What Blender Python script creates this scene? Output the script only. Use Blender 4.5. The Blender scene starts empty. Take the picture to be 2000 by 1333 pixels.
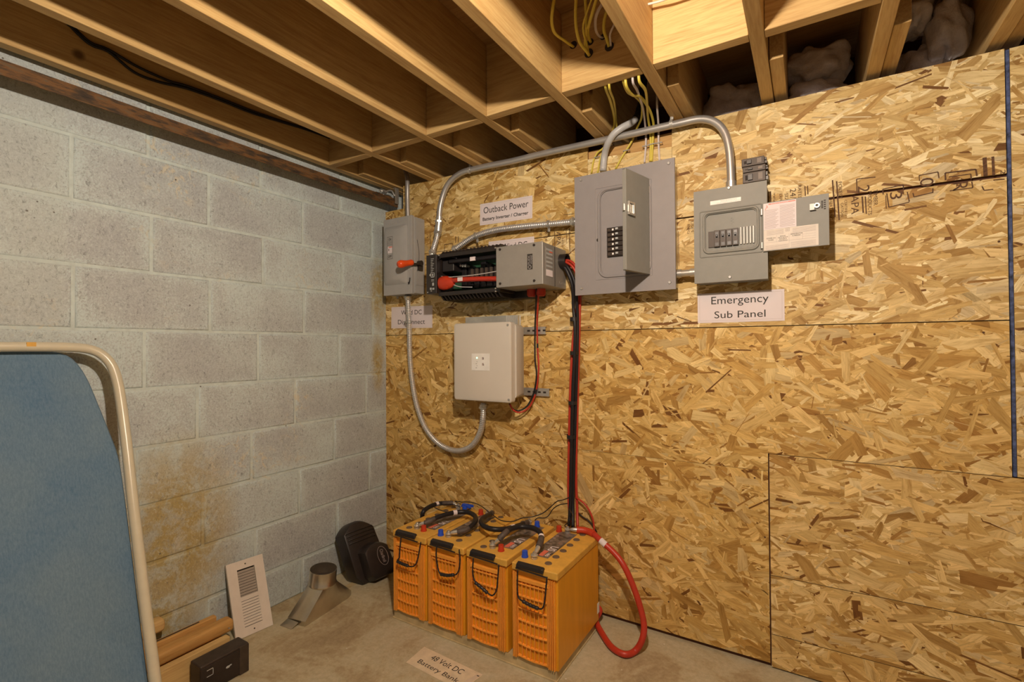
import bpy, math, random
from mathutils import Vector, Matrix
random.seed(7)
sc = bpy.context.scene
col = sc.collection
PI = math.pi
V = Vector

# ------------------------------------------------------------------ camera
CAM = V((1.9614, -1.8816, 1.1053)); FPX = 942.24
YAW, PITCH, ROLL = 0.5508, 0.0122, -0.0059
_w = V((-math.sin(YAW)*math.cos(PITCH), math.cos(YAW)*math.cos(PITCH), math.sin(PITCH)))
_r0 = V((math.cos(YAW), math.sin(YAW), 0)); _u0 = _r0.cross(_w)
_r = _r0*math.cos(ROLL) + _u0*math.sin(ROLL)
_u = -_r0*math.sin(ROLL) + _u0*math.cos(ROLL)
cam = bpy.data.cameras.new('camera'); camo = bpy.data.objects.new('camera', cam); col.objects.link(camo)
camo.matrix_world = Matrix(((_r.x, _u.x, -_w.x, CAM.x), (_r.y, _u.y, -_w.y, CAM.y), (_r.z, _u.z, -_w.z, CAM.z), (0, 0, 0, 1)))
cam.sensor_width = 36; cam.lens = FPX/2000*36; cam.clip_start = 0.02
sc.camera = camo

# ------------------------------------------------------------------ light, world, exposure
world = bpy.data.worlds.new('world'); sc.world = world; world.use_nodes = True
bg = world.node_tree.nodes['Background']
bg.inputs[0].default_value = (1.0, 0.86, 0.70, 1); bg.inputs[1].default_value = 0.175
lamp = bpy.data.lights.new('bare_bulb', 'POINT'); lamp.energy = 86; lamp.color = (1.0, 0.86, 0.71)
lamp.shadow_soft_size = 0.024
lampo = bpy.data.objects.new('bare_bulb', lamp); lampo.location = (1.77, -1.52, 1.875); col.objects.link(lampo)
sc.view_settings.view_transform = 'Standard'; sc.view_settings.look = 'None'
sc.view_settings.exposure = 0.0; sc.view_settings.gamma = 1.0; sc.view_settings.use_curve_mapping = False

# ------------------------------------------------------------------ helpers
def on(x, y, ax, v):
    """point of the plane axis=v seen at photograph position (x, y)"""
    d = _w + _r*((x-1000)/FPX) + _u*((666.5-y)/FPX)
    t = (v-CAM[ax])/d[ax]
    return CAM + d*t

ORI = {}
def tag(o, label=None, cat=None, group=None, kind=None):
    if label: o['label'] = label
    if cat: o['category'] = cat
    if group: o['group'] = group
    if kind: o['kind'] = kind
    return o
def thing(name, label, cat, loc=(0, 0, 0), group=None):
    o = bpy.data.objects.new(name, None); col.objects.link(o); o.location = loc
    o.empty_display_size = 0.05
    ORI[o.name] = V(loc)
    return tag(o, label, cat, group)
def attach(o, parent, base=None):
    """parent o (mesh in world coordinates) and move its data to the parent's frame"""
    if parent is not None:
        org = ORI[parent.name]
        o.data.transform(Matrix.Translation(-org)); o.parent = parent; ORI[o.name] = org
    else:
        org = V(base) if base is not None else V((0, 0, 0))
        if org.length > 0: o.data.transform(Matrix.Translation(-org)); o.location = org
        ORI[o.name] = org
class MB:
    def __init__(s): s.v = []; s.f = []; s.m = []; s.mi = 0; s.x = None
    def pt(s, p):
        p = V(p)
        if s.x is not None: p = s.x @ p
        s.v.append(p); return len(s.v)-1
    def face(s, idx): s.f.append(tuple(idx)); s.m.append(s.mi)
    def poly(s, pts): s.face([s.pt(p) for p in pts]); return s
    def box(s, a, b):
        x0, y0, z0 = (min(a[i], b[i]) for i in range(3)); x1, y1, z1 = (max(a[i], b[i]) for i in range(3))
        i = [s.pt(p) for p in ((x0,y0,z0),(x1,y0,z0),(x1,y1,z0),(x0,y1,z0),(x0,y0,z1),(x1,y0,z1),(x1,y1,z1),(x0,y1,z1))]
        for q in ((0,3,2,1),(4,5,6,7),(0,1,5,4),(1,2,6,5),(2,3,7,6),(3,0,4,7)): s.face([i[k] for k in q])
        return s
    def hexa(s, lo, hi):
        i = [s.pt(p) for p in list(lo)+list(hi)]; n = len(lo)
        s.face([i[k] for k in reversed(range(n))]); s.face([i[n+k] for k in range(n)])
        for k in range(n): s.face([i[k], i[(k+1) % n], i[n+(k+1) % n], i[n+k]])
        return s
    def rings(s, rings, cap=True, closed=True):
        ids = [[s.pt(p) for p in r] for r in rings]; n = len(ids[0])
        for a, b in zip(ids, ids[1:]):
            for k in range(n if closed else n-1): s.face([a[k], a[(k+1) % n], b[(k+1) % n], b[k]])
        if cap: s.face(list(reversed(ids[0]))); s.face(ids[-1])
        return s
    def cyl(s, p, q, r, r2=None, n=16, cap=True):
        p = V(p); q = V(q); r2 = r if r2 is None else r2
        d = (q-p).normalized(); a = d.orthogonal().normalized(); b = d.cross(a)
        R = []
        for c, rr in ((p, r), (q, r2)): R.append([c + a*rr*math.cos(2*PI*k/n) + b*rr*math.sin(2*PI*k/n) for k in range(n)])
        return s.rings(R, cap)
    def ring(s, p, q, r, ri, n=24):
        p = V(p); q = V(q); d = (q-p).normalized(); a = d.orthogonal().normalized(); b = d.cross(a)
        def c(o, rr): return [o + a*rr*math.cos(2*PI*k/n) + b*rr*math.sin(2*PI*k/n) for k in range(n)]
        return s.rings([c(p, r), c(q, r), c(q, ri), c(p, ri), c(p, r)], cap=False)
    def tube(s, pts, r, n=8, rf=None, cap=True, flat=1.0):
        """tube along pts; rf(i) scales the radius; flat squashes one axis"""
        pts = [V(p) for p in pts]; R = []
        t = (pts[1]-pts[0]).normalized(); a = t.orthogonal().normalized()
        for i, p in enumerate(pts):
            t2 = ((pts[min(i+1, len(pts)-1)]-pts[max(i-1, 0)])).normalized()
            a = (a - t2*a.dot(t2)).normalized(); b = t2.cross(a)
            rr = r*(rf(i) if rf else 1.0)
            R.append([p + a*rr*math.cos(2*PI*k/n) + b*rr*flat*math.sin(2*PI*k/n) for k in range(n)])
        return s.rings(R, cap)
    def ball(s, c, r, n=10, m=6, sc3=(1, 1, 1)):
        c = V(c); R = []
        for j in range(1, m):
            th = PI*j/m
            R.append([c + V((r*sc3[0]*math.sin(th)*math.cos(2*PI*k/n), r*sc3[1]*math.sin(th)*math.sin(2*PI*k/n), r*sc3[2]*math.cos(th))) for k in range(n)])
        return s.rings(R, True)
    def build(s, name, mats, parent=None, bevel=0, smooth=False, base=None, seg=2, angle=40):
        me = bpy.data.meshes.new(name); me.from_pydata([tuple(p) for p in s.v], [], s.f)
        mats = mats if isinstance(mats, (list, tuple)) else [mats]
        for m in mats: me.materials.append(m)
        me.polygons.foreach_set('material_index', s.m)
        o = bpy.data.objects.new(name, me); col.objects.link(o)
        if smooth:
            me.polygons.foreach_set('use_smooth', [True]*len(me.polygons))
            if smooth != 'all':
                me.set_sharp_from_angle(angle=math.radians(angle))
        if bevel:
            b = o.modifiers.new('bevel', 'BEVEL'); b.width = bevel; b.segments = seg; b.limit_method = 'ANGLE'; b.angle_limit = 0.6
            if not smooth:
                me.polygons.foreach_set('use_smooth', [True]*len(me.polygons)); b.harden_normals = True
                me.set_sharp_from_angle(angle=math.radians(180))
        attach(o, parent, base)
        return o
def smooth_path(P, step=0.01):
    P = [V(p) for p in P]; out = []
    Q = [P[0]*2-P[1]] + P + [P[-1]*2-P[-2]]
    for i in range(1, len(Q)-2):
        a, b, c, d = Q[i-1:i+3]; n = max(2, int((c-b).length/step))
        for k in range(n):
            t = k/n
            out.append(0.5*((2*b) + (c-a)*t + (2*a-5*b+4*c-d)*t*t + (3*b-a-3*c+d)*t**3))
    out.append(P[-1]); return out
def resample(P, step):
    out = [P[0]]; acc = 0
    for a, b in zip(P, P[1:]):
        L = (b-a).length; d = step-acc
        while d <= L and L > 0:
            out.append(a+(b-a)*(d/L)); d += step
        acc = (acc+L) % step if L < step-acc else L-(d-step)
    return out
def pxpath(pts, y=None, step=0.01):
    """pts: (px, py, y) photograph positions at the depth y of the wall"""
    return smooth_path([on(p[0], p[1], 1, p[2] if len(p) > 2 else y) for p in pts], step)
def rrect(cx, cz, w, h, r, k=5):
    out = []
    for (sx, sz, a0) in ((1, 1, 0), (-1, 1, 90), (-1, -1, 180), (1, -1, 270)):
        for i in range(k+1):
            a = math.radians(a0+90*i/k)
            out.append((cx+sx*(w/2-r)+r*math.cos(a), cz+sz*(h/2-r)+r*math.sin(a)))
    return out
def text(s, frame, w, h, mat, parent, name='lettering', bold=False, ext=0.00015):
    """frame: (centre, right, up); the string is fitted to w x h"""
    cu = bpy.data.curves.new('t', 'FONT'); cu.body = s; cu.align_x = 'CENTER'; cu.align_y = 'CENTER'
    cu.resolution_u = 3
    cu.space_line = 1.0
    if bold: cu.offset = 0.02
    t = bpy.data.objects.new('t', cu); me = bpy.data.meshes.new_from_object(t)
    bpy.data.objects.remove(t)
    xs = [v.co.x for v in me.vertices]; ys = [v.co.y for v in me.vertices]
    mx = (min(xs)+max(xs))/2; my = (min(ys)+max(ys))/2
    sx = w/(max(xs)-min(xs)); sy = h/(max(ys)-min(ys)) if h else sx
    c, r, u = V(frame[0]), V(frame[1]).normalized(), V(frame[2]).normalized()
    nrm = r.cross(u)
    for v in me.vertices:
        v.co = c + r*((v.co.x-mx)*sx) + u*((v.co.y-my)*sy) + nrm*ext
    me.name = name; me.materials.clear(); me.materials.append(mat)
    for p in me.polygons: p.material_index = 0
    o = bpy.data.objects.new(name, me); col.objects.link(o); attach(o, parent); return o
RX = V((1, 0, 0)); UZ = V((0, 0, 1))

# ------------------------------------------------------------------ materials
def NT(name, rough=0.6, metal=0.0, color=(0.5, 0.5, 0.5), spec=0.5):
    m = bpy.data.materials.new(name); m.use_nodes = True; nt = m.node_tree
    b = nt.nodes['Principled BSDF']; b.inputs['Roughness'].default_value = rough; b.inputs['Metallic'].default_value = metal
    b.inputs['Base Color'].default_value = (*color, 1); b.inputs['Specular IOR Level'].default_value = spec
    return m, nt, b
def N(nt, t, **kw):
    n = nt.nodes.new(t)
    for k, v in kw.items():
        if k.startswith('i_'): n.inputs[k[2:].replace('_', ' ')].default_value = v
        else: setattr(n, k, v)
    return n
def ramp(nt, fac, stops):
    r = nt.nodes.new('ShaderNodeValToRGB'); e = r.color_ramp.elements
    while len(e) > 1: e.remove(e[-1])
    e[0].position = stops[0][0]; e[0].color = (*stops[0][1], 1)
    for p, c in stops[1:]: x = e.new(p); x.color = (*c, 1)
    nt.links.new(fac, r.inputs[0]); return r.outputs[0]
def mix(nt, f, a, b, mode='MIX'):
    n = nt.nodes.new('ShaderNodeMix'); n.data_type = 'RGBA'; n.blend_type = mode
    for sock, v in ((n.inputs[0], f), (n.inputs[6], a), (n.inputs[7], b)):
        if isinstance(v, (int, float)): sock.default_value = v
        elif isinstance(v, tuple): sock.default_value = (*v, 1)
        else: nt.links.new(v, sock)
    return n.outputs[2]
def coord(nt, kind='Object', scale=(1, 1, 1), rot=(0, 0, 0)):
    tc = N(nt, 'ShaderNodeTexCoord'); mp = N(nt, 'ShaderNodeMapping')
    mp.inputs['Scale'].default_value = scale; mp.inputs['Rotation'].default_value = rot
    if kind == 'World':
        g = N(nt, 'ShaderNodeNewGeometry'); nt.links.new(g.outputs['Position'], mp.inputs[0])
    else: nt.links.new(tc.outputs[kind], mp.inputs[0])
    return mp.outputs[0]
def noise(nt, vec, scale, detail=4, rough=0.6, dist=0.0):
    n = N(nt, 'ShaderNodeTexNoise'); n.inputs['Scale'].default_value = scale; n.inputs['Detail'].default_value = detail
    n.inputs['Roughness'].default_value = rough; n.inputs['Distortion'].default_value = dist
    nt.links.new(vec, n.inputs['Vector']); return n.outputs[0]
def bump(nt, b, h, strength=0.3, dist=0.002):
    n = N(nt, 'ShaderNodeBump'); n.inputs['Strength'].default_value = strength; n.inputs['Distance'].default_value = dist
    nt.links.new(h, n.inputs['Height']); nt.links.new(n.outputs[0], b.inputs['Normal'])
def plain(name, color, rough=0.5, metal=0.0, var=0.06, bs=0.0, scale=30, spec=0.5, stretch=(1, 1, 1)):
    m, nt, b = NT(name, rough, metal, color, spec)
    v = coord(nt, 'World', stretch); n = noise(nt, v, scale)
    c = ramp(nt, n, [(0.3, tuple(x*(1-var) for x in color)), (0.7, tuple(min(1, x*(1+var)) for x in color))])
    nt.links.new(c, b.inputs['Base Color'])
    if bs: bump(nt, b, n, bs, 0.001)
    return m
def wood(name, light, dark, axis='y', scale=1.0, knots=True):
    m, nt, b = NT(name, 0.6, 0, light, 0.3)
    st = {'x': (0.9, 14, 14), 'y': (14, 0.9, 14), 'z': (14, 14, 0.9)}[axis]
    oi = N(nt, 'ShaderNodeObjectInfo')
    ad = N(nt, 'ShaderNodeVectorMath', operation='ADD'); sm = N(nt, 'ShaderNodeMath', operation='MULTIPLY'); sm.inputs[1].default_value = 17.0
    nt.links.new(oi.outputs['Random'], sm.inputs[0])
    g = N(nt, 'ShaderNodeNewGeometry'); nt.links.new(g.outputs['Position'], ad.inputs[0]); nt.links.new(sm.outputs[0], ad.inputs[1])
    mp = N(nt, 'ShaderNodeMapping'); mp.inputs['Scale'].default_value = tuple(s*scale for s in st); nt.links.new(ad.outputs[0], mp.inputs[0])
    n1 = noise(nt, mp.outputs[0], 1.6, 3, 0.55, 0.6)
    wv = N(nt, 'ShaderNodeMath', operation='MULTIPLY'); wv.inputs[1].default_value = 26; nt.links.new(n1, wv.inputs[0])
    sn = N(nt, 'ShaderNodeMath', operation='SINE'); nt.links.new(wv.outputs[0], sn.inputs[0])
    mr = N(nt, 'ShaderNodeMapRange'); mr.inputs[1].default_value = -1; mr.inputs[2].default_value = 1; nt.links.new(sn.outputs[0], mr.inputs[0])
    fine = noise(nt, mp.outputs[0], 14, 3, 0.6)
    mid = tuple((a*0.62+c*0.38) for a, c in zip(light, dark))
    c = ramp(nt, mr.outputs[0], [(0.0, mid), (0.45, light), (1.0, tuple(min(1, x*1.05) for x in light))])
    c = mix(nt, 0.42, c, ramp(nt, fine, [(0.35, dark), (0.6, light)]))
    if knots:
        vo = N(nt, 'ShaderNodeTexVoronoi'); vo.inputs['Scale'].default_value = 3.2; nt.links.new(ad.outputs[0], vo.inputs['Vector'])
        k = ramp(nt, vo.outputs[0], [(0.045, (1, 1, 1)), (0.075, (0, 0, 0))])
        c = mix(nt, k, c, tuple(x*0.45 for x in dark))
        oi2 = ramp(nt, noise(nt, ad.outputs[0], 1.3, 2), [(0.35, (0.80, 0.76, 0.70)), (0.65, (1, 1, 1))])
        c = mix(nt, 1.0, c, oi2, 'MULTIPLY')
    nt.links.new(c, b.inputs['Base Color']); bump(nt, b, fine, 0.12, 0.001)
    return m
M = {}
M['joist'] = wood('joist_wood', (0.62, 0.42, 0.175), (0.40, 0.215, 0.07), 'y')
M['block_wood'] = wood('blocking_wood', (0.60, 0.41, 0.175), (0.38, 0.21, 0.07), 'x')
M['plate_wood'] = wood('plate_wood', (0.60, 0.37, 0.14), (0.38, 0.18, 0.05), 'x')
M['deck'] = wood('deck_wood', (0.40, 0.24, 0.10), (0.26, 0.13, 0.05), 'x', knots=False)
M['pine'] = wood('pine_wood', (0.62, 0.42, 0.17), (0.44, 0.25, 0.09), 'y', knots=False)
M['cedar'] = wood('cedar_wood', (0.54, 0.31, 0.10), (0.36, 0.17, 0.045), 'y', knots=False)
M['dark_frame'] = plain('dark_framing', (0.10, 0.035, 0.015), 0.8)  # near-black colour stands in for shade in board gaps and behind the bays
M['panel_grey'] = plain('panel_grey', (0.27, 0.25, 0.25), 0.55, 0.0, 0.03, spec=0.3)
M['panel_grey2'] = plain('panel_grey_olive', (0.245, 0.24, 0.215), 0.55, 0.0, 0.04, spec=0.3)
M['switch_grey'] = plain('switch_grey', (0.37, 0.36, 0.345), 0.5, 0.0, 0.03, spec=0.35)
M['dc_grey'] = plain('box_metallic_grey', (0.34, 0.32, 0.29), 0.42, 0.35, 0.04)
M['duct'] = plain('duct_steel', (0.62, 0.57, 0.47), 0.30, 0.95, 0.20, scale=9)
M['galv'] = plain('galvanised_steel', (0.56, 0.54, 0.50), 0.34, 0.7, 0.14, scale=14)
M['conduit'] = plain('conduit_steel', (0.50, 0.48, 0.46), 0.36, 0.65, 0.10, scale=12)
M['flexsteel'] = plain('flexible_steel', (0.66, 0.64, 0.62), 0.33, 0.65, 0.08)
M['chrome'] = plain('bright_steel', (0.72, 0.70, 0.66), 0.28, 0.75, 0.05)
M['filler'] = plain('filler_steel', (0.40, 0.39, 0.36), 0.5, 0.35, 0.05)
M['screw'] = plain('screw_steel', (0.42, 0.40, 0.38), 0.45, 0.5, 0.1)
M['black'] = plain('black_plastic', (0.018, 0.014, 0.014), 0.4, 0, 0.1)
M['blackm'] = plain('black_metal', (0.024, 0.018, 0.016), 0.36, 0.0, 0.15)
M['rubber'] = plain('black_rubber', (0.014, 0.012, 0.014), 0.42, 0, 0.15, spec=0.35)
M['dusty'] = plain('dusty_black_rubber', (0.075, 0.055, 0.045), 0.6, 0, 0.35, scale=60)
M['redcable'] = plain('red_cable', (0.46, 0.035, 0.016), 0.42, 0, 0.05)
M['redcap'] = plain('red_plastic', (0.50, 0.04, 0.012), 0.45)
M['bluecap'] = plain('blue_plastic', (0.02, 0.08, 0.55), 0.35)
M['orangegrip'] = plain('orange_grip', (0.80, 0.085, 0.012), 0.35)
M['yellow'] = plain('yellow_cable', (0.62, 0.50, 0.07), 0.45)
M['whitecable'] = plain('white_cable', (0.60, 0.53, 0.50), 0.45)
M['greypvc'] = plain('grey_cable', (0.46, 0.45, 0.44), 0.4)
M['beige'] = plain('beige_enclosure', (0.60, 0.555, 0.49), 0.5, 0, 0.025, scale=6)
M['white'] = plain('white_plate', (0.82, 0.80, 0.76), 0.5)
M['cream'] = plain('cream_metal', (0.66, 0.59, 0.51), 0.5, 0, 0.04, spec=0.3)
M['tube_beige'] = plain('beige_tube', (0.56, 0.51, 0.38), 0.28, 0, 0.04)
M['breakerlab'] = plain('breaker_label', (0.17, 0.13, 0.10), 0.5)
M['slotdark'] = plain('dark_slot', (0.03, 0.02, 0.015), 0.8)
M['slat'] = plain('register_slat', (0.46, 0.40, 0.34), 0.6)
M['ink'] = plain('black_ink', (0.03, 0.025, 0.02), 0.7)
M['brownink'] = plain('stamp_ink', (0.10, 0.045, 0.02), 0.8, 0, 0.5, scale=160)
M['greyink'] = plain('grey_print', (0.40, 0.33, 0.31), 0.7)
M['paper'] = plain('white_paper', (0.74, 0.66, 0.67), 0.7, 0, 0.03, scale=9, spec=0.2)
M['paper_old'] = plain('stained_paper', (0.66, 0.55, 0.38), 0.6, 0, 0.14, scale=22)
M['tape'] = plain('clear_tape', (0.62, 0.52, 0.40), 0.2, 0, 0.05)
M['orange_side'] = plain('battery_orange', (0.70, 0.30, 0.012), 0.42, 0, 0.10, scale=10, stretch=(3, 3, .4))
M['orange_lid'] = plain('battery_lid', (0.66, 0.36, 0.06), 0.6, 0, 0.12, scale=25)
M['orange_rib'] = plain('battery_grille', (0.86, 0.34, 0.045), 0.4, 0, 0.08)
M['vent'] = plain('vent_cap', (0.13, 0.085, 0.055), 0.6, 0, 0.1)
M['tray'] = plain('steel_tray', (0.50, 0.39, 0.21), 0.7, 0.0, 0.2, scale=20)
M['ledgreen'] = None
m, nt, b = NT('green_led', 0.4, 0, (0.5, 1, 0.7)); b.inputs['Emission Color'].default_value = (0.45, 1, 0.6, 1); b.inputs['Emission Strength'].default_value = 1.6; M['ledgreen'] = m
M['pink'] = plain('label_red', (0.72, 0.16, 0.10), 0.5)
M['breaker'] = plain('breaker_brown_black', (0.035, 0.025, 0.02), 0.35)
M['breaker2'] = plain('breaker_face', (0.075, 0.055, 0.042), 0.45, spec=0.3)
M['greengrey'] = plain('print_marks', (0.42, 0.43, 0.42), 0.5)
M['pcb'] = plain('circuit_green', (0.03, 0.10, 0.05), 0.4, 0, 0.4, scale=90)
M['blueedge'] = plain('blue_painted_edge', (0.06, 0.08, 0.17), 0.8, 0, 0.8, scale=60)

# rusty steel
m, nt, b = NT('rusty_steel', 0.75, 0.2); v = coord(nt, 'World', (1, 1, 1))
n1 = noise(nt, coord(nt, 'World', (1, 0.35, 1.6)), 34, 6, 0.7); c = ramp(nt, n1, [(0.3, (0.022, 0.015, 0.010)), (0.45, (0.065, 0.038, 0.018)), (0.56, (0.17, 0.075, 0.02)), (0.68, (0.11, 0.085, 0.05)), (0.8, (0.16, 0.13, 0.09))])
nt.links.new(c, b.inputs['Base Color']); bump(nt, b, n1, 0.5, 0.002); M['rust'] = m
# OSB: colour of each strand is a mesh attribute, grain follows the strand (UV)
m, nt, b = NT('strand_board', 0.55, 0, spec=0.25)
at = N(nt, 'ShaderNodeAttribute', attribute_name='strand'); uv = N(nt, 'ShaderNodeUVMap')
mp = N(nt, 'ShaderNodeMapping'); mp.inputs['Scale'].default_value = (20, 300, 1); nt.links.new(uv.outputs[0], mp.inputs[0])
g1 = noise(nt, mp.outputs[0], 1.0, 3, 0.7, 0.3); gc = ramp(nt, g1, [(0.28, (0.66, 0.58, 0.48)), (0.44, (0.95, 0.93, 0.90)), (0.55, (1, 1, 1)), (0.75, (1.10, 1.10, 1.10))])
c = mix(nt, 1.0, at.outputs['Color'], gc, 'MULTIPLY')
mp2 = N(nt, 'ShaderNodeMapping'); mp2.inputs['Scale'].default_value = (9, 45, 1); nt.links.new(uv.outputs[0], mp2.inputs[0])
g2 = noise(nt, mp2.outputs[0], 1.0, 3, 0.6, 0.8); c = mix(nt, 1.0, c, ramp(nt, g2, [(0.30, (0.74, 0.66, 0.54)), (0.5, (1, 1, 1)), (0.72, (1.12, 1.14, 1.16))]), 'MULTIPLY')
v = coord(nt, 'World'); spk = noise(nt, v, 210, 2, 0.8); c = mix(nt, ramp(nt, spk, [(0.27, (0.5, 0.5, 0.5)), (0.34, (0, 0, 0))]), c, (0.20, 0.10, 0.04))
lo = noise(nt, v, 2.2, 2); c = mix(nt, 1.0, c, ramp(nt, lo, [(0.3, (0.90, 0.86, 0.80)), (0.65, (1, 1, 1))]), 'MULTIPLY')
nt.links.new(c, b.inputs['Base Color']); bump(nt, b, g1, 0.25, 0.0008); M['osb'] = m
# painted concrete block
def block_mat(name, mort=False):
    m, nt, b = NT(name, 0.85, 0, spec=0.2); v = coord(nt, 'World')
    fine = noise(nt, v, 150, 5, 0.85); med = noise(nt, v, 30, 3, 0.6); big = noise(nt, v, 3.2, 3, 0.55)
    white = (0.53, 0.61, 0.60); grey = (0.38, 0.392, 0.405)
    if mort:
        c = ramp(nt, med, [(0.3, (0.47, 0.52, 0.49)), (0.6, (0.56, 0.63, 0.60))])
    else:
        ad = N(nt, 'ShaderNodeMath', operation='MULTIPLY_ADD'); ad.inputs[1].default_value = 0.65
        nt.links.new(big, ad.inputs[0]); nt.links.new(fine, ad.inputs[2])
        # paint is thicker along the rim of every block
        uv = N(nt, 'ShaderNodeUVMap'); sx = N(nt, 'ShaderNodeSeparateXYZ'); nt.links.new(uv.outputs[0], sx.inputs[0])
        def edge(out, sc_):
            a = N(nt, 'ShaderNodeMath', operation='SUBTRACT'); a.inputs[1].default_value = 0.5; nt.links.new(out, a.inputs[0])
            a2 = N(nt, 'ShaderNodeMath', operation='ABSOLUTE'); nt.links.new(a.outputs[0], a2.inputs[0])
            a3 = N(nt, 'ShaderNodeMapRange'); a3.inputs[1].default_value = sc_; a3.inputs[2].default_value = 0.5; nt.links.new(a2.outputs[0], a3.inputs[0]); return a3.outputs[0]
        mx = N(nt, 'ShaderNodeMath', operation='MAXIMUM'); nt.links.new(edge(sx.outputs[0], 0.41), mx.inputs[0]); nt.links.new(edge(sx.outputs[1], 0.34), mx.inputs[1])
        a4 = N(nt, 'ShaderNodeMath', operation='MULTIPLY_ADD'); a4.inputs[1].default_value = 0.10; nt.links.new(mx.outputs[0], a4.inputs[0]); nt.links.new(ad.outputs[0], a4.inputs[2])
        oi = N(nt, 'ShaderNodeObjectInfo'); a5 = N(nt, 'ShaderNodeMath', operation='MULTIPLY_ADD'); a5.inputs[1].default_value = 0.10; nt.links.new(oi.outputs['Random'], a5.inputs[0]); nt.links.new(a4.outputs[0], a5.inputs[2])
        c = ramp(nt, a5.outputs[0], [(0.54, (0.255, 0.265, 0.275)), (0.70, grey), (0.88, (0.45, 0.48, 0.475)), (1.06, white)])
    # cream efflorescence near joints and ochre damp stains
    g = N(nt, 'ShaderNodeNewGeometry'); sp = N(nt, 'ShaderNodeSeparateXYZ'); nt.links.new(g.outputs['Position'], sp.inputs[0])
    def blob(y, z, ry, rz):
        vm = N(nt, 'ShaderNodeVectorMath', operation='SUBTRACT'); vm.inputs[1].default_value = (0, y, z); nt.links.new(g.outputs['Position'], vm.inputs[0])
        v2 = N(nt, 'ShaderNodeVectorMath', operation='MULTIPLY'); v2.inputs[1].default_value = (0, 1/ry, 1/rz); nt.links.new(vm.outputs[0], v2.inputs[0])
        ln = N(nt, 'ShaderNodeVectorMath', operation='LENGTH'); nt.links.new(v2.outputs[0], ln.inputs[0])
        s = N(nt, 'ShaderNodeMapRange'); s.inputs[1].default_value = 1.0; s.inputs[2].default_value = 0.3; nt.links.new(ln.outputs['Value'], s.inputs[0]); return s.outputs[0]
    st = None
    for bb in ((-1.02, 0.42, 0.24, 0.42), (-0.05, 1.40, 0.07, 0.22), (-0.06, 1.02, 0.05, 0.18), (-1.1, 0.15, 0.2, 0.2)):
        x = blob(*bb)
        if st is None: st = x
        else:
            mm = N(nt, 'ShaderNodeMath', operation='MAXIMUM'); nt.links.new(st, mm.inputs[0]); nt.links.new(x, mm.inputs[1]); st = mm.outputs[0]
    sn = noise(nt, v, 17, 5, 0.7, 0.4); mu = N(nt, 'ShaderNodeMath', operation='MULTIPLY'); nt.links.new(st, mu.inputs[0])
    nt.links.new(ramp(nt, sn, [(0.38, (0, 0, 0)), (0.54, (1, 1, 1))]), mu.inputs[1])
    pw = N(nt, 'ShaderNodeMapRange'); pw.inputs[1].default_value = -1.325; pw.inputs[2].default_value = -1.345; nt.links.new(sp.outputs[1], pw.inputs[0])
    pm = N(nt, 'ShaderNodeMath', operation='MULTIPLY'); pm.inputs[1].default_value = 0.45; nt.links.new(pw.outputs[0], pm.inputs[0])
    c = mix(nt, pm.outputs[0], c, (0.49, 0.54, 0.51))
    c = mix(nt, mu.outputs[0], c, (0.40, 0.27, 0.075))
    mu2 = N(nt, 'ShaderNodeMath', operation='MULTIPLY'); mu2.inputs[1].default_value = 0.45; nt.links.new(st, mu2.inputs[0])
    c = mix(nt, mu2.outputs[0], c, (0.42, 0.37, 0.19))
    ef = noise(nt, v, 26, 4, 0.7, 0.8); ef2 = noise(nt, v, 2.4, 2, 0.5)
    mu3 = N(nt, 'ShaderNodeMath', operation='MULTIPLY'); nt.links.new(ramp(nt, ef, [(0.54, (0, 0, 0)), (0.60, (1, 1, 1))]), mu3.inputs[0]); nt.links.new(ramp(nt, ef2, [(0.56, (0, 0, 0)), (0.66, (0.75, 0.75, 0.75))]), mu3.inputs[1])
    c = mix(nt, mu3.outputs[0], c, (0.60, 0.54, 0.40))
    pit = N(nt, 'ShaderNodeTexVoronoi'); pit.inputs['Scale'].default_value = 26; nt.links.new(v, pit.inputs['Vector'])
    pk = N(nt, 'ShaderNodeMath', operation='MULTIPLY'); nt.links.new(ramp(nt, pit.outputs[0], [(0.05, (1, 1, 1)), (0.10, (0, 0, 0))]), pk.inputs[0]); nt.links.new(ramp(nt, noise(nt, v, 9, 2), [(0.60, (0, 0, 0)), (0.64, (1, 1, 1))]), pk.inputs[1])
    c = mix(nt, pk.outputs[0], c, (0.12, 0.10, 0.08))
    if not mort:
        f2 = noise(nt, coord(nt, 'World', (1, 1, 0.7)), 95, 5, 0.9, 1.2)
        c = mix(nt, ramp(nt, f2, [(0.36, (0.75, 0.75, 0.75)), (0.46, (0, 0, 0))]), c, (0.175, 0.175, 0.17))
        c = mix(nt, ramp(nt, f2, [(0.55, (0, 0, 0)), (0.66, (0.7, 0.7, 0.7))]), c, (0.61, 0.67, 0.64))
    nt.links.new(c, b.inputs['Base Color']); bump(nt, b, fine, 0.45, 0.002)
    return m
M['block'] = block_mat('painted_block'); M['mortar'] = block_mat('painted_mortar', True)
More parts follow.
